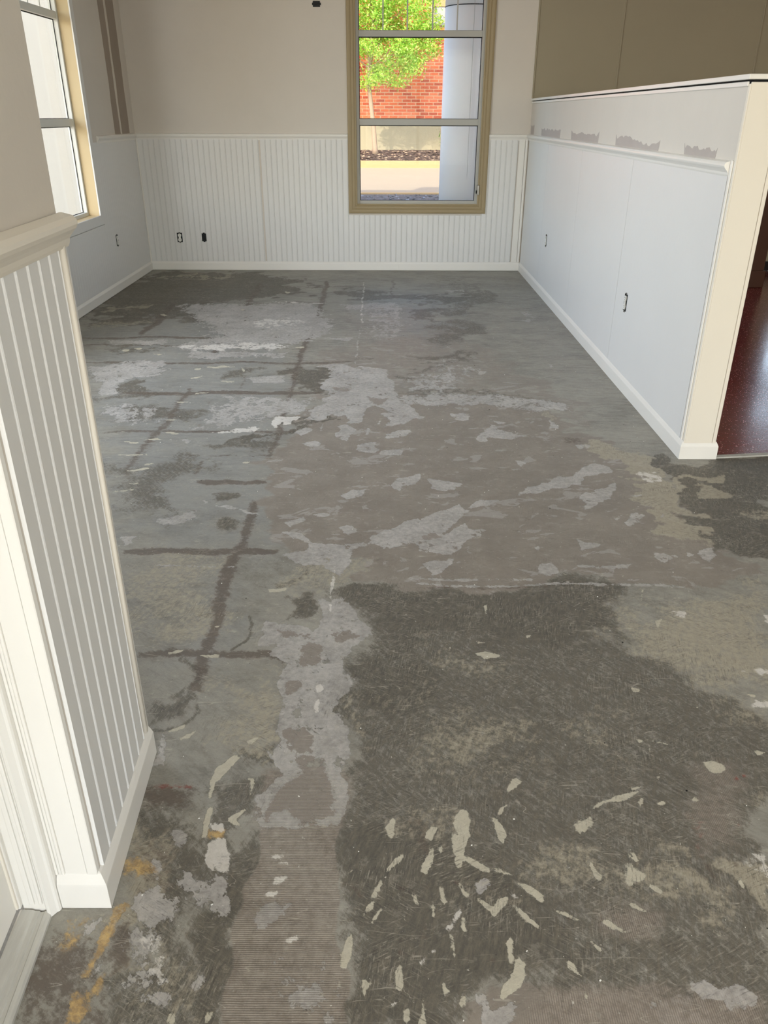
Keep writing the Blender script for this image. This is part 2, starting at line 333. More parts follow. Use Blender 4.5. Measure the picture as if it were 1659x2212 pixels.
# ------------------------------------------------------------------ floor
FEAT = """0 1 0.05 -481 2704 -464 3151 -406 3603 -345 4342 426 4103 874 3812 1104 3434 1153 3164 1205 2839 1208 2460 1316 2331 1324 2206 31 2198 -144 2385 -382 2352 -444 2449
0 0.45 0.1 -393 5031 576 5805 892 4630 1130 3616 874 3812 426 4103 -345 4342
2 0.54 0.04 -124 2119 46 2187 779 2185 741 2020 683 1855 856 1813 907 1672 1024 1546 685 802 389 874 266 874 133 765 -81 764 -92 1195 -94 1745
2 0.9 0.05 -94 2093 46 2181 756 2185 735 1995 679 1889 469 1854 235 1921 95 1852 -38 1851
2 0.85 0.05 -85 1851 94 1809 211 1649 131 1542 -10 1576 -86 1686
2 1 0.06 -89 1137 33 1221 265 1161 328 1083 407 982 343 891 221 849 141 772 -74 771
2 0.85 0.02 1171 3295 1251 3216 1242 2840 1180 2565 1228 2427 1410 2395 1822 3300 1486 3270 1330 3269
8 0.8 0.2 -2207 5768 -1610 6768 -633 5028 -388 3203 -444 2449 -954 2446
8 0.45 0.15 -1000 2624 -539 2627 -352 1806 -534 1684 -657 1722
8 0.7 0.2 -5 6793 703 6804 530 5275 -36 5522
2 0.9 0.06 -2382 7849 -860 7875 -750 6782 -1037 6591 -1570 6583 -1779 6074 -2085 5916 -2292 6227
2 0.5 0.1 406 5803 1058 6809 741 7208 564 7655 664 6803
2 0.6 0.05 388 6799 726 7041 686 6617 402 6349
2 0.5 0.1 496 6105 764 5955 655 5277 381 5398
3 0.25 0.1 125 7648 1266 7667 1307 6448 837 6272 291 7375
3 0.6 0.08 -886 2381 -532 2383 -528 1894 -691 1848
3 0.6 0.08 -492 1784 -295 1765 -250 1397 -430 1473
3 0.55 0.05 -333 2336 -63 2338 16 2175 -130 2093 -279 2119
3 0.7 0.08 983 2099 1252 2183 1065 1692 922 1710 697 1855 777 2098
3 0.5 0.08 839 1690 1048 1653 1000 1546 812 1545
3 0.55 0.06 154 1542 256 1613 362 1595 338 1445 234 1414 160 1460
3 0.45 0.05 97 1897 283 1864 396 1810 219 1747 94 1809
3 0.3 0.06 53 1746 216 1707 178 1542 38 1594
3 0.45 0.06 422 1595 612 1544 619 1446 423 1477
3 0.35 0.06 124 1413 411 1415 394 1327 161 1327
3 0.5 0.04 -86 1686 -35 1630 -31 1443 -77 1475
3 0.45 0.03 13 1246 179 1286 170 1184 51 1160
3 0.5 0.04 332 1273 501 1210 440 1083 278 1115
3 0.55 0.03 449 1198 631 1211 673 1084 616 1052 493 1105
3 0.3 0.04 166 1138 325 1061 276 991 167 1050
3 0.75 0.05 -522 1194 -414 1244 -360 1080 -374 979 -483 906 -532 978
3 0.4 0.05 -323 1080 -279 933 -318 799 -427 798 -432 872
3 0.3 0.05 -655 1296 -530 1338 -425 1297 -522 1194
2 0.6 0.05 -488 1296 -353 1244 -265 1195 -286 1080 -279 933 -302 763 -493 763 -479 863 -358 906 -358 1028 -506 1135
2 1 0.04 -514 871 -419 915 -271 889 -265 856 -405 863
2 1 0.03 -311 1018 -295 1136 -265 1195 -269 924 -290 778 -329 778
9 1 0.012 -261 1209 -83 1210 -93 1125 -97 1042 -96 948 -70 884 -63 753 -266 753 -275 864 -266 948 -277 1041 -256 1146
6 0.8 0.03 -435 947 -404 956 -388 921 -389 879 -418 883 -432 904
1 0.9 0.03 -487 1040 -445 1081 -382 1041 -384 993 -435 979 -479 1011
1 0.8 0.05 -474 965 -407 965 -391 871 -470 843 -464 904
1 0.7 0.04 -407 1113 -316 1113 -294 1041 -296 1002 -364 1041
1 0.7 0.02 -433 851 -372 855 -356 824 -418 824
1 0.6 0.06 -203 884 -117 905 -73 825 -109 799 -188 825
7 0.85 0.01 -534 1126 -484 1129 -458 1097 -491 1086 -524 1091
7 1 0.012 -504 1029 -524 1011 -519 976 -526 951 -534 907 -539 887 -545 883 -539 875 -528 879 -519 900 -510 943 -506 971 -507 1002 -496 1022
7 0.9 0.012 -502 883 -522 859 -547 843 -537 798 -512 798 -506 835 -501 867
7 0.5 0.03 -636 982 -574 987 -561 938 -599 929 -634 946
4 0.8 0.02 -507 965 -482 992 -464 947 -466 895 -486 883
4 0.75 0.03 -558 1328 -426 1329 -417 1289 -471 1264 -552 1270
11 0.6 0.01 -530 1335 -436 1329 -434 1319 -515 1319
6 1 0.004 -365 1180 -348 1187 -331 1186 -319 1146 -318 1100 -342 1108 -361 1135
6 1 0.004 -374 1224 -350 1224 -341 1203 -365 1203
7 1 0.012 -373 1206 -341 1203 -343 1186 -367 1188
6 1 0.003 -232 1138 -196 1144 -199 1134 -226 1130
6 1 0.003 -216 1082 -198 1086 -203 1072 -219 1072
6 1 0.003 -238 1046 -212 1051 -215 1041
6 1 0.003 -217 1124 -198 1122 -202 1116
6 1 0.003 -170 1189 -163 1189 -164 1175 -170 1176
6 1 0.003 -183 954 -164 966 -163 957 -174 948
1 1 0.004 -252 998 -239 1022 -179 1034 -182 1022 -209 993 -241 979
1 1 0.004 -211 909 -188 926 -183 913 -197 896
1 1 0.01 -447 1203 -429 1209 -417 1179 -422 1157 -438 1168
1 1 0.006 -339 867 -331 884 -318 879 -318 859 -340 855
1 1 0.008 -477 1134 -457 1129 -450 1102 -461 1091 -475 1112
5 1 0.004 -353 1426 -387 1387 -400 1347 -395 1291 -384 1288 -385 1339 -370 1368 -344 1415
5 1 0.004 -387 1272 -390 1223 -385 1186 -377 1185 -376 1219 -379 1269
5 0.8 0.004 -322 1350 -307 1344 -300 1303 -295 1303 -299 1349 -322 1357
5 1 0.004 -337 1233 -305 1259 -316 1239 -322 1233 -301 1209 -320 1221
5 1 0.004 -365 813 -358 824 -350 799 -362 799
5 1 0.004 -302 821 -291 821 -291 802 -302 800
1 1 0.004 -172 1473 -148 1376 -122 1309 -110 1264 -105 1266 -114 1312 -137 1381 -166 1476
4 0.62 0.05 -638 955 -576 946 -525 956 -475 798 -609 751 -649 862
4 0.45 0.05 -496 1040 -422 1061 -414 1145 -491 1191 -530 1112
3 0.5 0.03 -635 992 -524 992 -522 947 -564 912 -616 920
1 0.8 0.01 -571 978 -539 997 -539 960 -564 947
1 0.7 0.012 -528 925 -503 912 -509 867 -520 843 -527 887
2 0.9 0.02 -316 1113 -283 1135 -277 1041 -286 947 -287 904 -311 993
2 0.7 0.04 -460 1071 -371 1071 -319 947 -396 956 -437 983
6 0.9 0.01 -432 904 -396 904 -394 883 -423 887
1 1 0.004 -378 2384 -123 2385 -126 2318 -130 2240 -163 2253 -213 2304 -282 2317 -339 2343
1 1 0.004 -198 2096 -193 2019 -194 1956 -222 1936 -285 1976 -329 1986 -374 2007 -365 1885 -316 1886 -333 1838 -281 1783 -286 1713 -269 1632 -278 1578 -262 1534 -270 1498 -266 1430 -287 1457 -256 1366 -277 1318 -281 1272 -258 1212 -82 1212 -91 1307 -98 1398 -99 1571 -84 1649 -86 1698 -109 1784 -107 1867 -50 1907 -101 2009 -117 2097 -160 2085
10 1 0.006 -253 1498 -236 1519 -186 1520 -168 1484 -178 1424 -217 1437 -246 1477
10 1 0.006 -218 1404 -177 1411 -158 1411 -129 1336 -118 1295 -114 1244 -127 1234 -159 1212 -178 1228 -197 1283 -224 1255 -247 1228 -254 1249 -226 1348 -213 1373
10 0.8 0.006 -318 1950 -220 1916 -189 1896 -242 1904 -312 1900
10 0.8 0.006 -255 1697 -213 1710 -229 1656 -264 1632
10 0.75 0.02 -240 1876 -183 1886 -164 1784 -207 1766 -275 1783 -240 1820
10 0.75 0.015 -163 1936 -116 1946 -79 1906 -113 1887 -154 1886
9 1 0.05 -279 1366 -94 1367 -82 1212 -258 1212
4 0.6 0.006 -168 2041 -173 1868 -167 1714 -169 1527 -171 1431 -173 1307 -171 1306 -166 1430 -164 1526 -163 1714 -167 1867 -165 2040
6 1 0.003 -168 2305 -170 2203 -167 2030 -165 2030 -164 2202 -165 2304
6 1 0.003 -183 1672 -169 1693 -156 1664 -176 1648
6 1 0.003 -171 1625 -171 1571 -167 1571 -167 1624
2 1 0.01 -5 1657 -4 1638 -13 1624 -26 1624 -37 1628 -48 1637 -52 1657 -46 1674 -38 1686 -27 1697 -14 1692 -8 1674
2 0.8 0.02 22 1732 18 1721 13 1711 5 1704 -3 1709 -7 1721 -10 1732 -11 1746 -3 1756 5 1755 13 1753 21 1746
4 1 0.003 -104 1420 -104 1417 -105 1414 -107 1413 -109 1415 -111 1417 -112 1420 -112 1423 -110 1424 -108 1425 -106 1425 -104 1423
1 1 0.003 -880 2304 -726 2310 -509 2300 -509 2304 -728 2318 -881 2308
4 0.9 0.02 -545 2395 -540 2140 -528 1921 -529 1771 -516 1667 -483 1659 -492 1757 -497 1907 -495 2118 -501 2371
4 0.95 0.015 -694 1808 -603 1805 -464 1810 -325 1812 -284 1784 -280 1800 -327 1846 -469 1837 -612 1840 -699 1827
2 0.8 0.02 -612 1594 -556 1621 -510 1648 -495 1696 -536 1772 -600 1796 -599 1785 -540 1756 -508 1696 -518 1661 -565 1640 -617 1604
2 0.8 0.01 -579 1522 -534 1527 -504 1574 -492 1661 -497 1664 -510 1580 -539 1538 -581 1528
2 0.9 0.008 -432 2016 -412 1965 -415 1908 -444 1849 -440 1844 -409 1902 -404 1965 -428 2019
2 0.7 0.02 -316 2155 -268 2174 -246 2271 -257 2284 -284 2206 -322 2176
2 0.8 0.02 -301 2119 -206 2119 -199 2030 -251 1997 -301 2008
2 0.7 0.03 -643 1646 -585 1646 -523 1696 -553 1599 -603 1554
2 0.6 0.02 -596 2028 -545 2017 -557 1985 -598 2006
2 0.6 0.03 -365 1463 -264 1470 -261 1404 -345 1404
2 0.6 0.03 -398 1359 -256 1366 -263 1283 -285 1196 -328 1196 -363 1249
1 0.8 0.004 -555 1497 -533 1497 -518 1396 -538 1393 -542 1435
5 1 0.004 -620 1827 -572 1841 -580 1827 -612 1818
5 1 0.004 -521 1814 -466 1820 -469 1805 -508 1805
5 1 0.004 -516 1959 -490 1963 -496 1949
5 1 0.004 -505 1483 -467 1511 -476 1483 -498 1473
5 1 0.004 -342 1470 -312 1484 -326 1463
5 1 0.004 -536 1507 -497 1532 -503 1518 -530 1504
5 1 0.004 -376 2159 -319 2172 -317 2154 -368 2148
1 1 0.012 -388 4713 -263 4739 -189 4642 -107 4692 5 4644 18 4504 81 4204 102 3973 29 3900 -31 3972 -77 3829 -86 3679 -154 3694 -183 3828 -276 3827 -363 3742 -370 3969 -320 4121 -353 4241 -349 4367 -310 4478
10 0.7 0.02 -307 4325 -151 4305 -162 4243 -276 4221
10 0.7 0.02 -95 4123 30 4085 17 3972 -81 4008
1 1 0.004 -238 3567 -198 3662 -160 3694 -129 3599 -163 3478 -201 3492
1 1 0.004 -370 3433 -318 3462 -273 3425 -334 3385
1 1 0.004 -437 3566 -399 3628 -351 3597 -389 3521
1 1 0.004 -122 3378 -92 3464 -6 3479 -27 3407 -6 3365 -26 3324 -89 3337
1 1 0.004 -6 3351 100 3380 77 3284 5 3297
1 1 0.004 322 3833 406 3868 385 3749 329 3765
1 1 0.004 5 3570 117 3617 114 3525 27 3509
1 1 0.004 -180 2875 -127 2930 -71 2942 -88 2887 -151 2843
1 1 0.004 33 2942 53 3034 152 3082 158 3000 81 2965 61 2920
1 1 0.004 207 3023 261 2966 317 2956 257 2911 212 2933
1 1 0.004 -276 2691 -243 2720 -202 2707 -223 2682
1 1 0.004 -166 2598 -115 2607 -96 2562 -138 2544
1 1 0.004 -383 2633 -310 2681 -299 2653 -354 2606
1 1 0.004 -955 2512 -910 2530 -914 2470 -931 2444
1 1 0.004 -392 2560 -332 2552 -274 2474 -176 2475 -61 2475 -28 2493 -60 2450 -108 2425 -122 2361 -160 2329 -223 2337 -328 2359 -379 2391 -285 2408 -299 2474 -361 2516
1 1 0.004 -53 2501 13 2563 74 2618 200 2733 294 2795 306 2734 301 2676 245 2619 206 2546 155 2528 137 2494 186 2477 150 2410 95 2451 -11 2426 -44 2459
1 1 0.004 -305 3697 -320 3586 -314 3578 -299 3689
1 1 0.004 -721 2803 -639 2748 -495 2684 -495 2695 -640 2767 -722 2813
1 1 0.004 -15 3783 -32 3700 -27 3691 -10 3774
1 1 0.004 -77 3634 -86 3556 -80 3550 -71 3628
1 1 0.004 -185 4082 -177 3952 -170 3953 -177 4084
1 0.75 0.04 -1799 4698 -1591 4800 -1398 4828 -1326 4490 -1500 4488 -1476 4271 -1564 4108
6 1 0.01 -568 3723 -516 3774 -380 3809 -408 3725 -494 3675 -537 3659
6 0.8 0.012 -840 3593 -690 3626 -582 3658 -638 3579 -747 3569
1 0.65 0.08 -893 4115 -391 4081 -394 3826 -762 3657 -935 3623 -922 3891
1 0.85 0.12 -1656 6421 -594 6523 -414 6034 -358 5673 -502 5225 -1008 5047 -1260 5044 -1405 5214 -1145 5464 -1391 5871
6 0.55 0.08 -1029 5950 -623 6031 -602 5809 -919 5665
6 0.6 0.05 -1374 5215 -1079 5278 -517 5225 -777 5106 -1215 5045
1 0.5 0.08 -1515 3958 -1166 3961 -1108 3686 -1380 3683
1 0.55 0.06 86 4505 462 4649 436 4208 170 4205
1 0.55 0.15 -164 6529 155 6534 128 5233 -138 5413
4 0.8 0.02 -560 7498 -533 6296 -523 5495 -555 4965 -533 4293 -523 3835 -527 3517 -524 3262 -500 3244 -498 3493 -499 3815 -502 4268 -518 4921 -491 5449 -487 6243 -511 7441
4 0.85 0.02 -530 2821 -531 2644 -525 2484 -552 2265 -523 2239 -499 2461 -494 2621 -496 2798
4 0.8 0.02 -1154 7391 -1126 6415 -1124 5712 -1128 5272 -1120 4965 -1090 4909 -1071 5165 -1076 5615 -1056 6275 -1111 7307
4 0.7 0.02 -1104 4294 -1107 3718 -1134 3377 -1118 3083 -1098 3062 -1103 3335 -1064 3654 -1077 4255
4 0.8 0.02 -1725 6509 -1717 5946 -1721 5497 -1684 5417 -1644 5790 -1681 6418
4 0.8 0.02 -803 3231 -811 3081 -801 3068 -792 3218
4 0.6 0.02 60 7542 41 6718 64 6709 86 7531
4 0.6 0.02 -827 6531 -816 6276 -799 6255 -810 6508
4 0.6 0.02 -822 4504 -819 4244 -807 4228 -810 4487
2 0.6 0.02 -812 2711 -810 2598 -800 2589 -801 2702
2 0.9 0.02 -103 3920 -260 3900 -368 3751 -484 3567 -639 3564 -711 3345 -699 3318 -623 3504 -471 3503 -356 3700 -250 3824 -101 3878
4 0.6 0.012 -1901 6510 -1689 6459 -1496 6488 -1301 6515 -1096 6480 -896 6482 -701 6521 -500 6513 -502 6539 -706 6571 -901 6520 -1102 6525 -1310 6563 -1504 6525 -1700 6508 -1908 6536
4 0.5 0.012 -2257 6227 -2051 6259 -1835 6260 -1610 6224 -1401 6258 -1189 6279 -966 6237 -753 6262 -756 6287 -972 6284 -1195 6315 -1410 6301 -1620 6268 -1844 6294 -2065 6305 -2265 6252
4 0.6 0.012 -2169 5957 -1914 5928 -1665 5916 -1427 5948 -1182 5952 -932 5925 -689 5945 -445 5980 -447 6007 -694 5996 -937 5964 -1190 5998 -1438 5997 -1675 5954 -1928 5978 -2177 5984
4 0.8 0.012 -2066 5354 -1836 5338 -1623 5377 -1395 5361 -1167 5343 -949 5377 -724 5377 -498 5364 -500 5394 -731 5435 -956 5421 -1177 5395 -1407 5415 -1635 5420 -1853 5393 -2076 5384
4 0.6 0.012 -1996 5152 -1912 5171 -1821 5173 -1721 5145 -1636 5167 -1550 5184 -1451 5152 -1363 5168 -1368 5189 -1460 5192 -1558 5214 -1647 5203 -1733 5183 -1830 5203 -1925 5210 -2004 5172
4 0.5 0.012 -929 5112 -861 5089 -795 5078 -734 5102 -670 5101 -603 5079 -540 5095 -477 5117 -479 5134 -543 5127 -605 5104 -673 5131 -738 5133 -798 5102 -865 5120 -931 5129
4 0.75 0.012 -1860 4755 -1621 4750 -1379 4734 -1143 4743 -909 4764 -669 4748 -430 4742 -194 4781 -195 4808 -434 4794 -673 4787 -917 4811 -1154 4792 -1388 4773 -1636 4800 -1870 4782
4 0.95 0.012 -1432 4165 -1270 4139 -1116 4140 -965 4155 -810 4152 -654 4142 -501 4153 -349 4174 -351 4205 -508 4212 -661 4187 -819 4206 -977 4212 -1126 4184 -1285 4196 -1441 4197
4 0.5 0.012 -360 4154 -247 4155 -134 4141 -21 4144 92 4162 205 4150 317 4141 432 4169 434 4186 319 4173 206 4174 93 4191 -21 4174 -134 4165 -248 4187 -361 4171
4 0.4 0.012 -1436 3861 -1304 3870 -1166 3859 -1030 3856 -899 3874 -762 3868 -625 3856 -493 3878 -494 3888 -628 3876 -765 3884 -902 3892 -1034 3875 -1169 3874 -1309 3890 -1440 3872
4 0.75 0.012 -1364 3565 -1231 3573 -1096 3576 -956 3560 -823 3573 -689 3583 -551 3565 -416 3578 -418 3596 -555 3600 -693 3610 -830 3605 -964 3593 -1103 3602 -1241 3607 -1370 3583
4 0.6 0.012 -920 3272 -865 3275 -808 3265 -752 3265 -698 3277 -641 3270 -584 3262 -531 3280 -532 3290 -587 3281 -643 3284 -701 3294 -755 3282 -810 3278 -869 3293 -923 3281
4 0.85 0.012 -778 2985 -733 2963 -692 2971 -653 2976 -612 2970 -570 2968 -530 2973 -491 2984 -495 3012 -538 3026 -577 3008 -618 3017 -662 3026 -701 3009 -742 3014 -783 3013
4 0.9 0.012 -916 2393 -835 2380 -762 2394 -685 2387 -607 2382 -532 2392 -456 2390 -380 2394 -382 2419 -462 2438 -539 2429 -616 2426 -694 2433 -771 2430 -848 2427 -923 2418
4 0.5 0.012 -1876 7188 -1618 7139 -1369 7131 -1130 7178 -881 7171 -631 7138 -386 7173 -139 7211 -139 7249 -390 7245 -635 7192 -888 7236 -1140 7247 -1379 7184 -1632 7208 -1885 7226
4 0.4 0.012 -1033 2727 -961 2718 -890 2715 -823 2724 -753 2724 -682 2716 -614 2722 -545 2730 -547 2737 -616 2735 -684 2727 -756 2736 -826 2736 -893 2725 -964 2732 -1035 2734
6 1 0.006 -187 7421 -183 6531 -174 5816 -170 5814 -175 6528 -182 7418
1 1 0.006 -179 5676 -183 5231 -180 4741 -177 4740 -176 5228 -175 5674
6 1 0.008 -913 6525 -499 6496 -500 6517 -915 6547
2 0.85 0.04 -302 4456 -352 4593 -465 4639 -520 4498 -460 4281 -350 4200
2 0.7 0.08 -2633 7379 -2193 7614 -1568 7287 -1357 6601 -1474 6096 -1779 5794 -2091 5719 -2281 6085
3 0.9 0.06 -1955 6416 -1956 6323 -1990 6275 -2025 6233 -2087 6236 -2146 6320 -2175 6413 -2202 6507 -2196 6600 -2135 6609 -2072 6561 -2010 6510
3 0.6 0.06 -1881 5754 -1871 5690 -1888 5635 -1955 5646 -2023 5702 -2084 5758 -2142 5838 -2138 5904 -2087 5921 -2036 5929 -1963 5906 -1900 5827
3 0.7 0.04 -1622 7743 -1605 7668 -1681 7604 -1824 7602 -1945 7627 -2071 7660 -2145 7734 -2089 7804 -1996 7849 -1888 7891 -1737 7882 -1650 7812
2 0.9 0.03 -562 2595 -561 2578 -567 2560 -585 2557 -602 2567 -617 2578 -630 2595 -627 2614 -612 2623 -598 2630 -579 2630 -564 2614
2 0.8 0.03 -720 2893 -628 2893 -582 2788 -663 2788
2 0.5 0.08 -1217 3170 -839 3277 -738 3075 -847 2958 -1124 2934
2 0.6 0.08 -1167 3072 -973 3003 -863 2687 -1014 2725
2 0.6 0.03 -1514 4399 -1380 4489 -1309 4272 -1388 4189 -1482 4291
5 0.9 0.006 -1081 4671 -1031 4648 -988 4662 -992 4682 -1038 4686 -1084 4691
5 0.9 0.006 -1126 4438 -1093 4444 -1068 4483 -1074 4502 -1103 4478 -1131 4456
5 0.9 0.006 -1016 4696 -962 4666 -914 4673 -917 4693 -968 4704 -1019 4717
5 0.9 0.006 -875 4678 -856 4614 -838 4581 -836 4594 -851 4637 -872 4689
5 0.9 0.006 -946 4395 -901 4368 -863 4374 -866 4393 -907 4402 -948 4414
5 0.9 0.006 -1231 3448 -1186 3423 -1147 3420 -1150 3432 -1191 3445 -1233 3460
5 0.9 0.006 -1142 3478 -1085 3468 -1034 3479 -1037 3491 -1091 3490 -1145 3491
5 0.9 0.006 -1057 3569 -1018 3547 -985 3548 -988 3561 -1023 3571 -1059 3582
5 0.9 0.006 -1201 3281 -1132 3276 -1069 3291 -1073 3302 -1139 3297 -1204 3293
5 0.9 0.006 -1107 3104 -1061 3113 -1019 3141 -1022 3151 -1067 3132 -1111 3114
5 0.9 0.006 -1060 2974 -1039 2968 -1023 2979 -1027 2989 -1045 2986 -1063 2984
5 0.9 0.006 -1103 2896 -1061 2899 -1025 2919 -1028 2928 -1067 2916 -1106 2905
5 0.9 0.006 -1112 3745 -1080 3732 -1054 3745 -1058 3759 -1086 3758 -1115 3759
5 0.9 0.006 -1105 4009 -1072 3999 -1045 4017 -1050 4033 -1079 4028 -1109 4025
5 0.9 0.006 -1041 4164 -995 4160 -956 4185 -960 4202 -1002 4191 -1044 4181
5 0.9 0.006 -1707 5044 -1678 5023 -1661 5045 -1669 5068 -1691 5066 -1713 5067
5 0.9 0.006 -1647 5095 -1609 5069 -1583 5085 -1590 5108 -1621 5112 -1653 5119
5 0.9 0.006 -1478 4964 -1441 4936 -1414 4949 -1420 4971 -1451 4978 -1483 4987
5 0.9 0.006 -1153 4622 -1129 4604 -1111 4622 -1116 4642 -1137 4641 -1157 4642
5 0.9 0.006 -1049 3179 -1028 3176 -1012 3192 -1016 3202 -1034 3195 -1052 3189
5 0.9 0.006 -868 6947 -833 6900 -805 6928 -810 6969 -840 6977 -871 6988
5 0.9 0.006 -1129 6244 -1106 6222 -1094 6261 -1102 6294 -1118 6285 -1134 6278
5 0.9 0.006 -1717 6077 -1679 6029 -1654 6039 -1662 6071 -1691 6088 -1723 6108
5 0.9 0.006 -584 5125 -552 5109 -524 5137 -527 5161 -557 5154 -586 5149
5 0.9 0.006 -620 3195 -604 3192 -591 3208 -594 3218 -608 3211 -622 3205
4 0.55 0.05 -568 7491 -550 6475 -525 5691 -489 5651 -476 6400 -523 7448
4 0.5 0.05 -1180 7036 -1154 6182 -1105 5502 -1058 5428 -1058 6022 -1121 6930
4 0.5 0.05 -1740 6399 -1703 5707 -1647 5605 -1678 6273
4 0.4 0.05 -1113 4146 -1139 3545 -1120 3141 -1086 3101 -1070 3455 -1071 4080
4 0.5 0.05 -553 4959 -546 4140 -523 3636 -498 3618 -493 4098 -519 4928
4 0.35 0.05 -304 7536 -277 5753 -284 4745 -270 4734 -247 5733 -283 7525
4 0.4 0.05 -950 4122 -919 3629 -907 3618 -936 4107
2 0.55 0.05 -1650 6094 -1101 6180 -1068 5875 -1510 5797
2 0.55 0.05 -1733 4625 -1266 4111 -1443 3958
2 0.55 0.05 -981 4586 -686 4637 -695 4497 -929 4449
2 0.55 0.05 -1274 3960 -994 3890 -1040 3686 -1286 3750
2 0.55 0.05 -670 3503 -489 3446 -527 3253 -742 3304
2 0.55 0.05 -925 3122 -722 3199 -738 3075 -863 3027
2 0.55 0.05 -1893 5209 -1391 5156 -1394 5043 -1841 5093
2 0.55 0.05 -434 6994 360 6908 305 6536 -374 6615
2 0.55 0.05 151 6362 618 6286 591 5972 180 6042
2 0.55 0.05 -24 4949 506 5009 465 4849 5 4793
2 0.55 0.05 101 4598 245 4461 110 4372
1 0.75 0.03 -1901 5329 -1462 5322 -1469 5226 -1832 5209
1 0.75 0.03 -1307 4988 -621 5052 -635 4915 -1208 4872
1 0.75 0.03 -1122 5697 -562 5739 -580 5569 -1028 5530
1 0.75 0.03 -1336 5461 -1215 5495 -1259 5399
1 0.75 0.03 -365 6439 61 6533 41 6319 -302 6273
1 0.75 0.03 -822 4450 -588 4498 -599 4365 -766 4341
1 0.75 0.03 -1456 3886 -1240 3924 -1247 3818 -1405 3800
1 0.75 0.03 -816 3964 -507 4004 -519 3895 -730 3875
1 0.75 0.03 -1010 3471 -906 3486 -904 3428
1 0.75 0.03 487 7059 691 7113 674 6913
1 0.75 0.03 -502 5408 -186 5444 -213 5301
1 0.75 0.03 -879 2649 -740 2727 -710 2669 -801 2612
1 1 0.004 18 2583 104 2639 194 2697 285 2737 328 2727 289 2678 217 2640 206 2603 206 2531 273 2585 283 2612 318 2622 296 2558 362 2550 341 2506 305 2480 284 2430 256 2381 193 2397 137 2405 172 2454 132 2479 91 2454 17 2470
1 1 0.004 336 2757 385 2839 475 2829 433 2788 377 2767
1 1 0.004 134 2318 174 2349 213 2342 263 2373 252 2334 177 2251
1 1 0.004 570 2971 629 2983 697 3041 784 3090 849 3164 924 3228 976 3190 993 3140 908 3115 828 3066 803 2996 736 2950 576 2894 552 2883 576 2949
1 1 0.004 783 2863 847 2940 966 2997 898 2843 838 2822 783 2740 770 2800
1 1 0.004 697 2508 743 2491 789 2475 750 2449 695 2424 688 2466
1 1 0.004 952 2418 995 2402 1035 2378 1001 2370 967 2339 942 2386
1 1 0.004 1105 2419 1174 2452 1166 2387 1122 2355 1097 2395
1 1 0.004 913 2663 973 2722 1003 2702 969 2645 921 2626
1 1 0.004 434 3501 493 3639 510 3687 545 3608 676 3517 608 3502 510 3501 482 3443 440 3457
1 1 0.004 203 3026 250 3015 333 2981 281 2914 217 2935
1 1 0.004 21 3354 105 3369 83 3300 21 3286
1 1 0.004 23 3867 97 4013 144 3976 199 3834 138 3766 68 3715 22 3666
1 1 0.004 329 3853 435 3854 415 3768 324 3784
1 1 0.004 829 3755 859 3674 875 3642 819 3642
1 1 0.004 897 3432 972 3432 952 3390 906 3375
1 1 0.004 516 2321 566 2336 589 2276 551 2253 509 2275
1 1 0.004 547 4605 627 4583 594 4536 554 4535
1 1 0.004 1002 4766 1052 4732 1018 4697
1 1 0.004 529 3752 607 3730 568 3697
1 1 0.004 580 3238 629 3226 591 3174
1 1 0.004 774 2322 849 2338 825 2307
1 1 0.004 1002 2886 1048 2887 1020 2854
1 1 0.004 19 2967 167 3085 153 2991 95 2968 38 2923
1 1 0.004 524 2465 554 2448 542 2423
1 1 0.004 1065 2419 1091 2403 1062 2386
1 1 0.004 1080 2722 1082 2703 1063 2684
1 1 0.004 875 2682 915 2702 887 2663
10 1 0.006 134 2522 187 2566 197 2522 141 2488
1 0.7 0.05 24 4127 340 4189 674 4133 952 4021 977 3912 774 3839 624 3944 389 4015 169 3976 24 4012
1 0.45 0.05 1119 6295 1213 6215 1101 5763 988 5905
1 0.4 0.08 320 4955 608 4654 490 4293 226 4464
2 0.6 0.03 125 4175 400 4148 677 4156 800 4000 927 3901 932 3922 810 4039 683 4190 404 4192 126 4199
2 0.5 0.03 110 4676 332 4652 499 4822 582 4806 587 4849 502 4883 334 4727 110 4717
2 1 0.008 1167 3350 1259 3392 1314 3270 1314 3239 1408 3219 1372 3118 1265 3093 1236 3154 1187 3192 1160 3269
3 0.9 0.02 979 3461 1098 3462 1160 3377 1172 3141 1211 3045 1351 3143 1481 3144 1453 3071 1265 3034 1245 2867 1218 2666 1223 2453 1170 2486 1075 2572 1092 2762 1061 2998 997 3044 1033 3216
6 0.7 0.04 1082 3141 1172 3141 1162 3045 1087 3021
3 0.9 0.015 1335 2988 1454 3001 1410 2911 1318 2889
3 0.6 0.04 1407 2744 1532 2786 1472 2648 1402 2648
3 0.6 0.03 798 3840 885 3806 904 3674 808 3706
4 0.6 0.03 851 3519 949 3520 943 3446 857 3446
1 1 0.003 16 2233 243 2221 485 2228 486 2234 244 2233 17 2239
1 1 0.004 107 2205 210 2184 383 2183 537 2195 730 2193 903 2192 976 2181 978 2188 907 2203 734 2205 539 2208 384 2193 211 2197 108 2212
4 0.8 0.006 107 2177 313 2177 521 2182 522 2187 314 2185 107 2182
1 0.8 0.006 503 2324 583 2290 589 2249 535 2262
1 1 0.004 654 2321 733 2318 846 2333 779 2302 687 2307
5 0.9 0.004 309 2075 323 2082 320 2000 308 2040
5 0.9 0.004 823 1997 851 2003 822 1953
5 0.9 0.004 385 1915 410 1913 396 1902
5 0.9 0.004 417 1918 435 1915 421 1902
5 0.9 0.004 246 1835 295 1840 335 1820 291 1801
5 0.9 0.004 668 1683 688 1674 681 1661 666 1665
5 0.9 0.004 962 1658 989 1654 984 1641 963 1645
5 0.9 0.004 802 1602 827 1611 816 1594
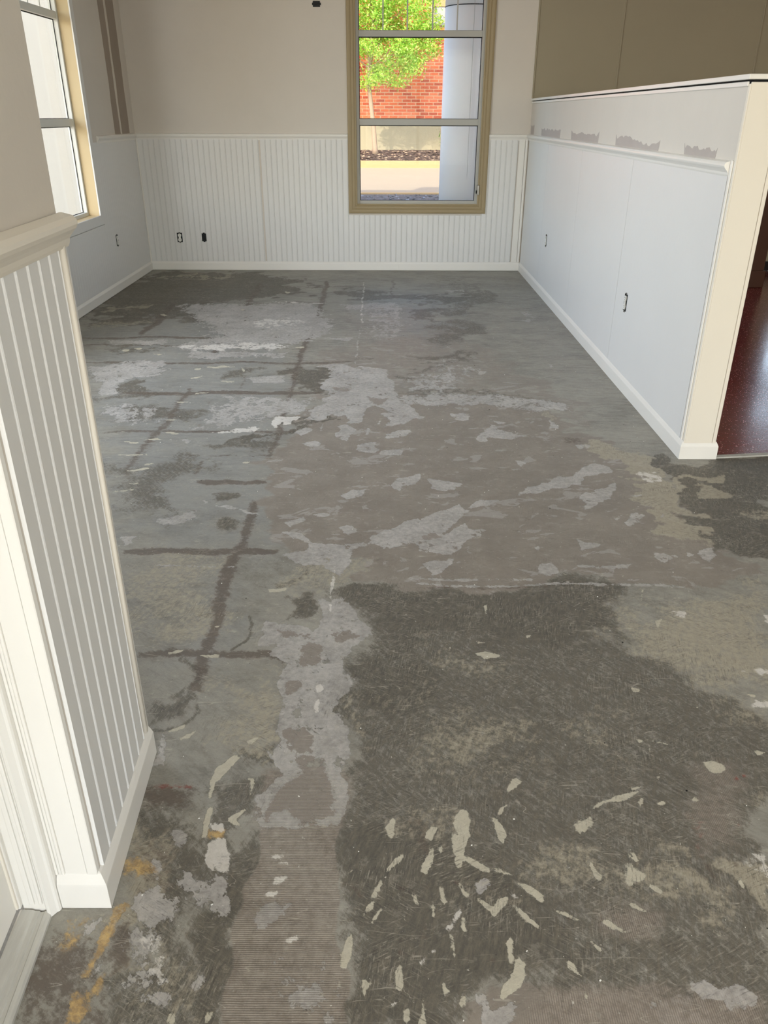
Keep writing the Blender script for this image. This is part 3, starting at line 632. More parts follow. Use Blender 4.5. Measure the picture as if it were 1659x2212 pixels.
5 0.9 0.004 507 1482 543 1477 523 1473
5 0.9 0.004 625 1485 639 1478 629 1470
5 0.9 0.004 645 1456 651 1449 644 1441
5 0.9 0.004 899 1446 919 1439 900 1431
5 0.9 0.004 864 1428 873 1425 865 1418
5 0.9 0.004 759 1407 782 1414 806 1397 803 1377 780 1369 763 1390
5 0.9 0.004 635 1363 646 1360 636 1350
5 0.9 0.004 264 1891 300 1879 274 1872
5 0.9 0.004 930 1446 946 1443 942 1432
5 0.9 0.004 341 1473 367 1469 350 1462
5 0.9 0.004 205 1461 241 1460 220 1455
5 0.9 0.004 662 1478 698 1467 677 1467
6 0.7 0.02 895 2061 947 2038 919 2015 879 2032
6 0.7 0.02 945 1775 997 1757 968 1743
6 0.7 0.02 1172 2028 1206 2016 1176 1949 1159 1982
6 0.7 0.02 1032 1757 1095 1767 1083 1739 1036 1738
6 0.7 0.02 969 1632 1032 1624 1010 1599 969 1607
5 1 0.003 836 2165 807 2072 809 2072 838 2165
5 1 0.004 23 1242 24 1202 25 1184 16 1177 9 1195 4 1210 12 1221
5 1 0.004 102 1212 116 1210 110 1192 103 1179 89 1183 93 1199
5 1 0.004 173 1264 183 1260 187 1233 184 1207 177 1188 166 1186 159 1203 151 1222 156 1244 166 1260
5 1 0.004 146 1199 166 1185 185 1196 176 1167 165 1142 163 1112 151 1108 148 1146 147 1174
5 1 0.004 235 1243 250 1237 259 1211 265 1189 254 1174 246 1181 241 1211
5 1 0.004 251 1249 260 1268 278 1278 266 1264 257 1247
5 1 0.004 101 1158 106 1152 103 1125 88 1093 78 1101 87 1132
5 1 0.004 41 1142 42 1131 26 1111 7 1096 9 1111 23 1128
5 1 0.004 -1 1085 0 1072 -13 1043 -27 1037 -22 1053 -11 1075
5 1 0.004 -16 1034 -20 1019 -37 998 -42 1001 -35 1019 -24 1031
5 1 0.004 -4 1014 -12 995 -26 976 -25 986 -13 1004
5 1 0.004 58 1053 66 1047 72 1022 65 1025 57 1047
5 1 0.004 114 1066 120 1063 126 1032 120 1024 112 1035
5 1 0.004 96 1031 101 1022 102 998 95 1000 92 1022
5 1 0.004 149 1079 159 1074 171 1050 167 1039 157 1047 149 1066
5 1 0.004 168 1139 193 1129 220 1112 224 1099 212 1097 185 1112 170 1128
5 1 0.004 222 1110 234 1114 258 1102 271 1090 251 1092 224 1099
5 1 0.004 184 1042 199 1032 214 1017 230 1038 243 1041 242 1029 217 1002 211 996 208 1011 188 1032
5 1 0.004 155 1005 159 993 159 970 153 967 150 993
5 1 0.004 269 1076 288 1073 308 1060 318 1048 313 1034 299 1043 278 1063
5 1 0.004 252 1027 266 1020 286 996 304 976 323 965 303 973 280 990 259 1011
5 1 0.004 334 1016 353 1011 367 1001 379 994 365 994 346 1004
5 1 0.004 -60 966 -56 930 -61 911 -70 898 -77 901 -76 925 -67 955
5 1 0.004 34 922 35 904 38 863 35 851 24 858 22 888 28 901
5 1 0.004 -34 875 -20 870 -30 848 -33 836 -37 848
5 1 0.004 37 823 44 824 47 810 42 802 37 810
5 1 0.004 72 839 76 824 74 800 61 800 68 820
5 1 0.004 127 963 133 947 135 915 130 908 127 934
5 1 0.004 198 971 203 970 202 950 199 948
5 1 0.004 229 950 238 957 242 950 237 923 238 905 231 902 229 928
5 1 0.004 249 918 258 905 257 884 244 861 217 844 208 834 205 844 212 864 232 879 240 905
5 1 0.004 105 877 112 868 117 856 110 847 106 863
5 1 0.004 149 856 146 841 140 827 135 836 139 846
5 1 0.004 336 913 346 905 350 887 336 902
5 0.85 0.012 275 1288 279 1317 293 1346 314 1357 318 1342 303 1325 287 1309 280 1288
5 0.7 0.01 114 1165 126 1163 128 1146 119 1142 112 1156
5 0.75 0.008 46 1025 52 1016 44 989 36 988 34 1004
5 0.7 0.004 -1 1124 3 1145 9 1145 4 1124
5 0.8 0.004 -71 1097 -54 1114 -51 1111 -68 1094
1 1 0.004 188 1063 199 1082 211 1087 214 1079 205 1060 193 1049 188 1053
6 0.85 0.005 165 1035 166 1029 153 1002 133 987 143 1005 158 1029
6 0.9 0.003 131 978 130 976 128 975 126 974 124 974 123 976 123 978 123 980 125 983 127 983 129 982 130 981
6 0.8 0.004 14 823 20 836 34 841 27 831
6 1 0.003 88 928 102 936 101 931 90 925
6 1 0.003 71 907 80 919 81 915 74 907
6 0.8 0.004 249 1065 256 1049 266 1039 268 1041 260 1052 251 1067
0 1 0.02 202 825 233 834 294 869 376 879 523 875 693 865 651 771 156 770 178 800 176 825 195 822
9 0.6 0.04 245 834 293 864 668 865 633 782 225 781
1 1 0.004 169 849 186 851 190 841 195 822 230 832 238 825 215 792 175 792 176 822 167 834
4 0.6 0.02 24 1232 154 1225 148 1218 93 1214 90 1145 79 1152 81 1214 27 1221
4 0.35 0.03 84 1142 80 1028 79 915 77 803 81 803 85 915 89 1028 90 1142
4 1 0.002 36 926 36 925 35 924 34 924 33 925 32 925 32 926 32 927 33 928 34 929 35 929 36 927
4 1 0.002 152 1078 152 1077 151 1076 150 1075 148 1076 148 1077 148 1078 148 1079 149 1081 150 1081 151 1080 152 1079
4 1 0.002 -6 1068 -6 1066 -6 1065 -8 1065 -9 1066 -9 1066 -10 1068 -10 1069 -9 1069 -8 1070 -6 1070 -6 1069
4 1 0.002 32 893 31 893 30 892 29 891 28 892 28 893 28 893 28 895 28 895 30 895 30 895 31 895
4 1 0.002 206 914 205 913 204 912 203 911 202 912 202 913 202 914 202 915 203 916 204 916 205 916 206 915
4 1 0.002 202 1063 201 1062 200 1061 199 1060 198 1060 197 1062 197 1063 197 1064 198 1065 199 1065 200 1065 201 1064
4 1 0.002 43 1063 43 1062 42 1061 41 1060 40 1061 39 1062 39 1063 39 1064 40 1065 41 1065 42 1065 43 1064
4 1 0.002 62 919 62 918 61 917 60 917 59 918 59 918 58 919 59 921 60 921 61 921 62 921 62 921
4 1 0.003 -78 1074 -61 1064 -47 1046 -46 1047 -60 1066 -78 1075
5 1 0.004 459 1265 487 1285 522 1297 565 1316 586 1318 564 1302 529 1287 496 1283 463 1261
5 1 0.004 568 1327 595 1332 586 1324 566 1320
5 1 0.004 577 1294 591 1302 583 1282 571 1266 571 1278
5 1 0.004 608 1286 627 1291 641 1286 628 1274 612 1274
5 1 0.004 761 1401 794 1401 807 1388 796 1372 776 1370 764 1383
5 1 0.004 421 1129 430 1126 434 1103 442 1093 436 1081 429 1093
5 1 0.004 516 1161 523 1154 526 1130 519 1130
5 1 0.004 529 1077 543 1067 552 1056 535 1061
5 1 0.004 416 998 432 994 450 979 458 969 440 972 419 985
5 1 0.004 480 1033 490 1030 509 1013 497 1015 485 1021
5 1 0.004 374 1070 381 1067 378 1053 370 1052
5 1 0.004 382 956 397 945 409 929 399 934
5 1 0.004 334 910 347 905 355 884 343 889
5 1 0.004 351 857 359 840 356 837
5 1 0.004 717 1094 723 1081 716 1066 714 1078
5 1 0.004 507 1145 513 1147 512 1123 509 1126
5 0.85 0.012 416 1223 435 1234 460 1250 455 1227 442 1211 424 1198 417 1208
5 0.8 0.008 691 1292 706 1302 710 1286 693 1282
5 0.75 0.015 492 1126 502 1131 514 1113 529 1096 524 1080 503 1074 487 1077 485 1099
5 0.75 0.008 612 983 633 974 651 957 627 960
5 0.7 0.004 533 993 555 987 557 983 539 987
3 0.9 0.02 712 1176 756 1183 781 1166 818 1155 777 1062 749 1087 722 1114 713 1134
6 0.7 0.04 789 1155 821 1162 782 1075 774 1094 760 1114
3 0.8 0.02 598 1127 641 1134 654 1107 662 1058 637 1074 602 1087
3 0.7 0.02 572 1194 608 1183 661 1183 657 1155 614 1158 581 1165
3 0.7 0.03 627 1030 675 1015 656 980 616 986
3 0.6 0.04 826 1303 888 1315 864 1259 822 1263
3 0.3 0.04 476 1119 505 1080 455 1042 463 1093
4 0.7 0.01 664 1154 665 1112 666 1083 669 1061 673 1062 671 1085 672 1115 668 1156
9 0.6 0.1 735 1392 673 1262 676 1157 749 1166 819 1286 820 1410
9 0.6 0.04 430 1030 492 1036 539 1012 518 943 447 948 411 982
1 1 0.008 543 875 567 880 592 867 637 868 660 853 643 836 602 828 595 843 562 850 543 860
8 1 0.01 413 850 425 850 453 828 431 810 421 816
1 0.8 0.008 461 847 473 840 485 840 463 822 458 830
2 1 0.006 563 852 559 850 556 847 551 846 547 847 546 850 546 852 547 856 551 858 556 858 560 857 563 856
2 1 0.006 497 850 495 846 491 844 488 844 484 844 482 846 483 850 485 853 488 855 492 857 495 855 496 853
2 1 0.006 712 937 711 934 707 933 705 933 702 933 700 934 701 937 703 939 705 941 708 942 711 941 711 939
2 0.9 0.006 509 850 507 848 503 848 500 847 496 847 493 848 494 850 495 851 497 853 502 853 505 852 507 851
11 1 0.003 822 1353 820 1351 818 1348 815 1347 814 1349 813 1351 813 1353 814 1356 817 1357 819 1358 822 1358 823 1356
11 1 0.003 840 1362 839 1360 837 1358 835 1357 834 1358 834 1360 834 1362 835 1364 837 1365 839 1366 840 1366 841 1364
11 1 0.003 774 1223 774 1222 773 1221 771 1221 770 1222 770 1222 769 1223 770 1224 772 1225 773 1226 774 1225 775 1224
11 0.35 0.05 670 1235 701 1235 674 1162 659 1162
4 1 0.002 742 1271 741 1270 740 1269 739 1268 738 1269 738 1270 738 1271 739 1273 740 1273 741 1273 742 1273 743 1273
4 1 0.002 733 1125 732 1123 731 1122 730 1122 729 1122 729 1123 729 1124 730 1126 731 1127 732 1127 733 1127 733 1126
4 1 0.002 679 992 678 991 677 990 676 990 675 990 675 991 675 992 675 993 676 994 677 994 678 993 679 993
4 1 0.002 433 1118 432 1117 431 1116 430 1115 429 1116 429 1117 429 1118 429 1119 430 1120 431 1120 432 1120 433 1119
4 1 0.002 468 807 468 806 467 805 466 805 465 806 465 806 465 807 465 808 466 808 467 808 468 808 468 808
4 1 0.002 338 1002 338 1001 337 1000 336 1000 335 1001 335 1001 335 1002 335 1003 336 1004 337 1004 338 1004 339 1003
4 1 0.002 363 1001 363 1000 362 999 361 999 361 999 360 1000 360 1001 360 1002 361 1002 362 1003 363 1003 364 1002"""
def build_floor():
    ys = [-3.2, -2.0, -1.0, 0.0, 0.4]; y = 0.62
    while y < YF: ys.append(y); y += 0.0036 * max(0.7, y) ** 1.15
    ys.append(YF); ys = sorted(set(ys) | {3.30})
    ys = np.array(ys); xs = np.concatenate([np.arange(XL, 1.47, 0.0056), np.arange(1.47, 1.86, 0.0056), np.array([2.2, 3.0, 4.0, 5.2])])
    nx, ny = len(xs), len(ys)
    X, Y = np.meshgrid(xs, ys)
    rs = np.random.RandomState(12)
    def vnoise(cx, cy, seed_shift=0.0):
        g = rs.rand(int(9.0 / cx) + 4, int(13.0 / cy) + 4) - 0.5
        u = (X + 3.0) / cx; v = (Y + 4.0) / cy; i = u.astype(int); j = v.astype(int); a = u - i; b = v - j
        a = a * a * (3 - 2 * a); b = b * b * (3 - 2 * b)
        return (g[i, j] * (1 - a) + g[i + 1, j] * a) * (1 - b) + (g[i, j + 1] * (1 - a) + g[i + 1, j + 1] * a) * b
    WX = 0.110 * vnoise(.24, .20) + 0.070 * vnoise(.10, .08) + 0.040 * vnoise(.042, .034) + 0.018 * vnoise(.019, .016)
    WY = 0.090 * vnoise(.24, .20) + 0.060 * vnoise(.10, .08) + 0.034 * vnoise(.042, .034) + 0.016 * vnoise(.019, .016)
    CW = {0: 1.2, 1: 0.42, 2: 1.3, 3: 1.6, 4: 0.55, 5: 0.14, 6: 0.6, 7: 0.45, 8: 1.5, 9: 0.25, 10: 0.45, 11: 0.3}
    field = np.zeros((12, ny, nx), np.float32)
    for line in FEAT.strip().split('\n'):
        p = line.split(); c = int(p[0]); st = float(p[1]); so = max(float(p[2]), {1: 0.016, 4: 0.012, 5: 0.0085, 6: 0.010, 7: 0.016, 10: 0.022}.get(c, 0.005))
        q = np.array(p[3:], float).reshape(-1, 2) / 1000
        so = max(so, 0.0022 * q[:, 1].mean())
        kw = CW[c] * min(1.0, max(0.12, (q.max(0) - q.min(0)).min() / 0.16)) * max(1.0, q[:, 1].mean() * 0.45)
        if c == 4: kw = 0.13 * max(1.0, q[:, 1].mean() * 0.4)
        m = so * 1.1 + 0.11 * kw
        j0, j1 = np.searchsorted(ys, [q[:, 1].min() - m, q[:, 1].max() + m]); i0, i1 = np.searchsorted(xs, [q[:, 0].min() - m, q[:, 0].max() + m])
        if j1 <= j0 or i1 <= i0: continue
        A, B = X[j0:j1, i0:i1] + kw * WX[j0:j1, i0:i1], Y[j0:j1, i0:i1] + kw * WY[j0:j1, i0:i1]
        dd = np.full(A.shape, 1e9); ins = np.zeros(A.shape, bool)
        for k in range(len(q)):
            x1, y1 = q[k]; x2, y2 = q[(k + 1) % len(q)]; ex, ey = x2 - x1, y2 - y1; L = ex * ex + ey * ey + 1e-12
            tt = np.clip(((A - x1) * ex + (B - y1) * ey) / L, 0, 1)
            dd = np.minimum(dd, (A - x1 - tt * ex) ** 2 + (B - y1 - tt * ey) ** 2)
            if abs(ey) > 1e-9: ins ^= ((y1 > B) != (y2 > B)) & (A < x1 + (B - y1) * ex / ey)
        sd = np.sqrt(dd) * np.where(ins, 1, -1)
        v = np.clip(0.5 + sd / (2 * so), 0, 1); v = v * v * (3 - 2 * v) * st
        # thin shapes never reach full depth of their soft edge: lift them a little
        F = field[c, j0:j1, i0:i1]; np.maximum(F, v.astype(np.float32), out=F)
    idx = np.arange(nx * ny).reshape(ny, nx)
    a = idx[:-1, :-1]; b = idx[:-1, 1:]; c_ = idx[1:, 1:]; d = idx[1:, :-1]
    cx = (X[:-1, :-1] + X[:-1, 1:]) / 2; cy = (Y[:-1, :-1] + Y[1:, :-1]) / 2
    keep = ~((cx > 1.47) & (cy > 3.30))
    faces = np.stack([a[keep], b[keep], c_[keep], d[keep]], -1)
    me = D.meshes.new('floor'); nv = nx * ny; nf = len(faces)
    me.vertices.add(nv); co = np.zeros((nv, 3), np.float32); co[:, 0] = X.ravel(); co[:, 1] = Y.ravel(); me.vertices.foreach_set('co', co.ravel())
    me.loops.add(nf * 4); me.loops.foreach_set('vertex_index', faces.ravel().astype(np.int32))
    me.polygons.add(nf); me.polygons.foreach_set('loop_start', np.arange(0, nf * 4, 4, dtype=np.int32)); me.polygons.foreach_set('loop_total', np.full(nf, 4, np.int32))
    me.update(calc_edges=True)
    for i in range(4):
        at = me.attributes.new('stain%d' % i, 'FLOAT_VECTOR', 'POINT')
        v = np.stack([field[i * 3 + j].ravel() for j in range(3)], -1); at.data.foreach_set('vector', v.ravel().astype(np.float32))
    me.materials.append(M['concrete'])
    o = D.objects.new('floor', me); COL.objects.link(o); struct(o)
build_floor()
bm = bmesh.new(); box(bm, 1.47, 5.2, 3.30, YF, -0.05, 0.004); fr = struct(mesh_ob('floor_hall', bm, 'terrazzo'))
bm = bmesh.new(); prism(bm, [(1.472, 3.262), (5.2, 3.72), (5.2, 3.75), (1.472, 3.292)], 0.0, 0.007); bevel(bm, 0.002); struct(mesh_ob('trim_1', bm, 'threshold'))
slab('floor_slab', (XL - .14, 5.4, -3.4, YF + .2, -0.3, -0.06), 'concrete_fnd')['kind'] = 'structure'

# ------------------------------------------------------------------ room shell
wf = wall('wall_far', 'Y', YF, YF + 0.20, XL - 0.14, 5.4, -0.05, 7.0, [(W1[0], W1[1], W1[2], W1[3]), (HD[0], HD[1], HD[2], HD[3])], 'drywall')
wl = wall('wall_left', 'X', XL - 0.14, XL, 1.432, YF, -0.05, 7.0, [W2, W3], 'drywall')
# the thick wall stub beside the door (its beadboard face turns 3 degrees from the room's axis)
SA, SB = Vector((-0.542, 1.032)), Vector((-0.562, 1.430))
bm = bmesh.new(); prism(bm, [(-0.542, 1.032), (-0.562, 1.430), (XL - 0.14, 1.430), (XL - 0.14, 1.25), (-0.735, 1.25), (-0.735, 1.032)], -0.05, 3.0)
ws = struct(mesh_ob('wall_left_stub', bm, 'drywall'))
struct(slab('wall_door_head', (-0.735, -0.56, 0.05, 1.032, 2.12, 3.0), 'drywall'))
wall('wall_left_near', 'X', -0.735, -0.53, -3.2, 0.05, -0.05, 3.0, [], 'drywall')
wall('wall_near', 'Y', -3.4, -3.2, -0.735, 5.4, -0.05, 3.0, [(-0.5, 4.4, 0.25, 2.7)], 'drywall')
wall('wall_hall_right', 'X', 5.2, 5.4, -3.2, YF, -0.05, 3.0, [], 'hall_panel')
struct(slab('ceiling', (XL - 0.14, 5.4, -3.4, YF, 3.0, 3.1), 'ceiling'))
# partition (half-height wall)
wr = struct(slab('wall_right', (XR, 1.470, YP, YF, -0.04, 1.470), 'drywall'))

# ------------------------------------------------------------------ hall side of the far wall: 4 ft panels with battens
hp = [(1.330, 2.062), (2.074, 3.268), (3.280, 3.900)]
for a, b in hp: slab('wall_panel', (a + .002, b - .002, YF - 0.006, YF - 0.0005, 0.10, 2.99), 'hall_panel', wf)
for x in (1.330, 2.068, 3.274):
    slab('batten', (x - 0.008, x + 0.008, YF - 0.013, YF - 0.0005, 1.505 if x < 1.4 else 0.1, 2.99), 'hall_panel', wf, 0.003)
slab('speckled_base', (1.475, 5.19, YF - 0.018, YF - .0005, 0.005, 0.10), 'speckle', wf)

# ------------------------------------------------------------------ beadboard
BW = 0.0508
def plank_mesh(name, h, t=0.0065, w=BW, d=0.0028, mat='panel_paint'):
    # plank along +x, proud towards -y, tongue bead at its right edge
    pr = [(0, 0), (0, -t + d), (.0015, -t), (w - .0105, -t), (w - .0090, -t + d), (w - .0078, -t + .0008), (w - .0055, -t - .0008), (w - .0032, -t + .0008), (w - .0018, -t + d), (w - .0003, -t + d), (w - .0003, 0)]
    bm = bmesh.new(); loft(bm, [[(x, y, z) for x, y in pr] for z in (0, h)])
    me = D.meshes.new(name); bmesh.ops.recalc_face_normals(bm, faces=bm.faces); bm.to_mesh(me); bm.free(); me.materials.append(M[mat]); return me
PM = plank_mesh('plank', 1.100); PMS = plank_mesh('plank', 0.432); PMT = plank_mesh('plank', 0.0)
def put(name, me, parent, loc, rz=0.0):
    o = D.objects.new(name, me); COL.objects.link(o); o.parent = parent; o.location = loc; o.rotation_euler = (0, 0, rz); return o
# far wall: four sheets, seams where the photograph shows them
sheets = [(XL + 0.014, -1.165), (-1.158, 0.055), (0.062, 1.235), (1.243, 1.318)]
for a, b in sheets:
    sh = slab('beadboard_sheet', (a, a + .01, YF - .0006, YF - .0001, .09, .50), 'panel_paint', wf)
    x = a
    while x + BW < b + 0.012:
        if x + BW > -0.305 and x < 0.917: put('plank', PMS, sh, (x, YF - .0006, 0.083))
        else: put('plank', PM, sh, (x, YF - .0006, 0.083))
        x += BW
slab('corner_strip', (1.296, 1.318, YF - 0.016, YF, 0.084, 1.176), 'white_trim', wf, 0.004, 2)
slab('corner_strip', (XL + .001, XL + 0.016, YF - 0.016, YF, 0.084, 1.176), 'white_trim', wf, 0.004, 2)
slab('filler_strip', (1.238, 1.292, YF - 0.0095, YF - .0075, 0.084, 1.176), 'white_trim', wf)

# left wall: sheets with painted-out shallow grooves
def groove_sheet(name, axis, pos, sgn, a0, a1, z0, z1, parent, mat, dep=0.0006):
    bm = bmesh.new(); t = 0.004; pts = []; a = a0
    while a < a1 - 1e-4:
        e = min(a + BW, a1); pts += [(a, t - dep), (a + .0025, t), (e - .004, t), (e - .002, t - dep)]; a = e
    ring = [(a0, 0)] + pts + [(a1, t - dep), (a1, 0)]
    f = (lambda s, d, z: (pos + sgn * d, s, z)) if axis == 'X' else (lambda s, d, z: (s, pos + sgn * d, z))
    loft(bm, [[f(s, d, z) for s, d in ring] for z in (z0, z1)]); return mesh_ob(name, bm, mat, parent)
def split_sheets(lo, hi, z0, z1, step=1.219):
    a = lo
    while a < hi - 1e-3:
        b = min(a + step, hi); yield a, b; a = b
ly = [(1.434, 2.62), (2.622, 3.84), (3.842, 5.06), (5.062, 5.575), (6.833, 8.02)]
for a, b in ly:
    if a == 2.622 or a == 3.842 or a == 5.062: z1 = 0.563
    else: z1 = 1.172
    groove_sheet('beadboard_sheet', 'X', XL, 1, a, b - .002, 0.082, z1, wl, 'panel_paint')
groove_sheet('beadboard_sheet', 'X', XL, 1, 5.576, 6.831, 0.082, 0.563, wl, 'panel_paint')
# right wall: smooth painted sheets
for a, b in ((3.312, 4.60), (4.602, 5.82), (5.822, 7.04), (7.042, 8.018)):
    groove_sheet('beadboard_sheet', 'X', XR, -1, a, b - .0015, 0.082, 1.176, wr, 'panel_paint', 0.00012)

# stub: planks, bead corner trims, rail, base
u = (SB - SA).normalized(); ang = math.atan2(u.y, u.x); L = (SB - SA).length
sh = slab('beadboard_sheet', (-0.5485, -0.548, 1.10, 1.12, .2, .3), 'panel_paint', ws)
def sp(s, out=0.0): return SA + u * s + Vector((u.y, -u.x)) * out
s = 0.012
while s + BW < L - 0.008:
    p = sp(s, 0.0002); put('plank', PM, sh, (p.x, p.y, 0.083), ang); s += BW * 0.985
def corner_bead(name, p, parent, z0, z1, r=0.009, mat='white_trim'):
    bm = bmesh.new(); loft(bm, [[(p.x + r * math.cos(a * PI / 6), p.y + r * math.sin(a * PI / 6), z) for a in range(12)] for z in (z0, z1)])
    for f in bm.faces: f.smooth = True
    return mesh_ob(name, bm, mat, parent)
pb = sp(L - 0.016, 0.002)
corner_bead('corner_bead', pb, ws, 0.083, 1.172, 0.0085, 'cream_trim')
pb2 = sp(L - 0.004, 0.0); bm = bmesh.new(); prism(bm, [tuple(sp(L - .010, .007)), tuple(sp(L + .002, .007)), tuple(sp(L + .002, -.004)), tuple(sp(L - .010, -.004))], 0.083, 1.172); mesh_ob('corner_strip', bm, 'white_trim', ws)
bm = bmesh.new(); prism(bm, [(-0.561, 1.0235), (-0.5415, 1.0235), (-0.5405, 1.036), (-0.550, 1.036), (-0.550, 1.030), (-0.561, 1.030)], 0.083, 3.0); bevel(bm, .0015); mesh_ob('corner_strip', bm, 'white_trim', ws)
slab('reveal_board', (-0.603, -0.5625, 1.026, 1.0315, 0.083, 2.99), 'white_trim', ws, 0.001)
for x in (-0.618, -0.6115, -0.606): slab('reveal_bead', (x - .0028, x + .0028, 1.0225, 1.0318, 0.083, 2.99), 'white_trim', ws, 0.002, 2)

BASE = [(0, 0), (.014, 0), (.014, .058), (.0135, .062), (.009, .072), (.0045, .080), (.001, .0825), (0, .0825)]
RAIL = [(0, 1.170), (.007, 1.170), (.0095, 1.176), (.011, 1.184), (.017, 1.192), (.025, 1.200), (.0285, 1.207), (.028, 1.214), (.022, 1.221), (.004, 1.2255), (0, 1.2255)]
def sweep(name, path, prof, parent=None, mat='white_trim', zo=0.0, close_s=None, close_e=None):
    """path: xy points, the wall on the left of travel; mitred corners"""
    P = [Vector(p) for p in path]; rings = []
    for i, p in enumerate(P):
        if i == 0: d = (P[1] - p).normalized(); n = Vector((d.y, -d.x)); k = 1
        elif i == len(P) - 1: d = (p - P[i - 1]).normalized(); n = Vector((d.y, -d.x)); k = 1
        else:
            d1 = (p - P[i - 1]).normalized(); d2 = (P[i + 1] - p).normalized(); n1 = Vector((d1.y, -d1.x)); n2 = Vector((d2.y, -d2.x))
            n = (n1 + n2).normalized(); k = 1 / max(0.2, n.dot(n1))
        rings.append([(p.x + n.x * o * k, p.y + n.y * o * k, z + zo) for o, z in prof])
    bm = bmesh.new(); loft(bm, rings); return mesh_ob(name, bm, mat, parent)
# baseboards; travel keeps the wall on the left hand
def tr(o): return struct(o)
tr(sweep('baseboard_far', [(XL + .0005, YF), (0.135, YF)], BASE, zo=.003)); tr(sweep('baseboard_far', [(0.1355, YF), (XR - 0.0005, YF)], BASE, zo=.003))
tr(sweep('baseboard_left', [(XL, 1.45), (XL, YF - .0145)], BASE, zo=.003))
tr(sweep('baseboard_right', [(XR, YF - .0145), (XR, YP), (1.470, YP), (1.470, YP + 0.3)], BASE, mat='white_trim', zo=.001))
tr(sweep('baseboard_stub', [(-0.6195, 1.0315), (-0.5415, 1.0315), (SB.x, SB.y + .003)], [(o * 1.15, z * 1.04) for o, z in BASE], zo=.001))
# chair rails
R0 = [(a, b - .006) for a, b in RAIL]
tr(sweep('trim_2', [(XL + .0005, YF), (-0.347, YF)], [(o * .7, z) for o, z in R0]))
tr(sweep('trim_3', [(0.956, YF), (XR - .0005, YF)], [(o * .7, z) for o, z in R0]))
tr(sweep('trim_4', [(XL, 6.95), (XL, YF - .02)], [(o * .7, z) for o, z in R0]))
tr(sweep('trim_5', [(XR, YF - .02), (XR, YP + .030)], R0))
tr(sweep('trim_6', [(-0.5415, 1.0225), (-0.5430, 1.060), (SB.x + .001, SB.y + .012)], [(a, b - .004) for a, b in RAIL], mat='cream_trim'))
tr(sweep('trim_7', [(XL, 1.46), (XL, 2.86)], [(o * .7, z) for o, z in R0]))

# partition trims
slab('edge_strip', (XR - .0075, XR - .0002, YP + .012, YP + .030, .084, 1.222), 'white_trim', wr, .002)
slab('end_board', (XR + .003, 1.4535, YP - .008, YP - .0003, .075, 1.484), 'cream_trim', wr, .0015)
slab('edge_strip', (1.4545, 1.4705, YP - .009, YP + .02, .075, 1.484), 'cream_trim', wr, .0015)
slab('edge_strip', (XR - .0015, XR + .0035, YP - .0075, YP + .011, .075, 1.478), 'cream_trim', wr, .001)
slab('cap_board', (XR - .012, 1.485, YP - .014, YF - .001, 1.4925, 1.510), 'white_trim', wr, .003, 2)
slab('cap_rail', (XR - .008, XR - .0002, YP + .004, YF - .02, 1.470, 1.486), 'white_trim', wr, .002)
slab('cap_shim', (XR + .02, 1.46, YP + .02, YF - .01, 1.4705, 1.492), 'gasket', wr)  # black strip in place of the shade in the gap under the cap

# joint compound on the partition above the rail
def mud(parent, pts, axis, pos, sgn, t=.0008, mat='mud'):
    bm = bmesh.new()
    if axis == 'X': rings = [[(pos + sgn * d, a, z) for a, z in pts] for d in (0, t)]
    else: rings = [[(a, pos + sgn * d, z) for a, z in pts] for d in (0, t)]
    loft(bm, rings); return mesh_ob('joint_compound_patch', bm, mat, parent)
rnd = random.Random(3)
for y0, y1, z1, seed in ((6.64, 7.45, 1.283, 1), (5.43, 6.25, 1.276, 2), (4.21, 5.03, 1.268, 3), (3.47, 3.86, 1.262, 4), (7.82, 7.99, 1.30, 5)):
    rnd.seed(seed); n = 26; top = []
    for i in range(n + 1):
        a = y0 + (y1 - y0) * i / n; e = 0.012 if i in (0, n) else 0
        top.append((a, z1 - .012 + rnd.uniform(-.007, .010) + e + (0.014 * math.sin(i / n * PI * 2 + seed) if seed == 3 else 0)))
    mud(wr, [(y0 + .01, 1.2205)] + top + [(y1 - .01, 1.2205)], 'X', XR, -1)
# joint compound bands on the left wall beside the far corner
def band(y0, y1, seed):
    rnd.seed(seed); a = []; b = []
    for i in range(15):
        z = 1.2205 + i * (2.98 - 1.2205) / 14; a.append((y0 + rnd.uniform(-.008, .008) - .006 * i / 14, z)); b.append((y1 + rnd.uniform(-.006, .006) - .003 * i / 14, z))
    return a + b[::-1]
mud(wl, band(7.455, 7.60, 8), 'X', XL, 1, mat='mud_dark'); mud(wl, band(7.655, 7.875, 9), 'X', XL, 1, mat='mud_dark')

# ------------------------------------------------------------------ windows
def fmap(side):
    if side == 'far': return lambda s, d, z: (s, YF + d, z)
    return lambda s, d, z: (XL - d, s, z)
def lbox(name, side, s0, s1, d0, d1, z0, z1, mat, parent, bw=0.0):
    f = fmap(side); p = f(s0, d0, z0); q = f(s1, d1, z1)
    return slab(name, (min(p[0], q[0]), max(p[0], q[0]), min(p[1], q[1]), max(p[1], q[1]), z0, z1), mat, parent, bw)
def casing(side, s0, s1, z0, z1, prof, w, mat, parent, name='casing_board'):
    """inner rectangle s0..s1, z0..z1; prof = (distance from inner edge, proud)"""
    f = fmap(side)
    corners = [((s0, z0), (-1, -1)), ((s1, z0), (1, -1)), ((s1, z1), (1, 1)), ((s0, z1), (-1, 1))]
    for i in range(4):
        (a, da), (b, db) = corners[i], corners[(i + 1) % 4]; bm = bmesh.new()
        loft(bm, [[f(c[0] + dc[0] * o, -h, c[1] + dc[1] * o) for o, h in prof] for c, dc in ((a, da), (b, db))])
        mesh_ob(name, bm, mat, parent)
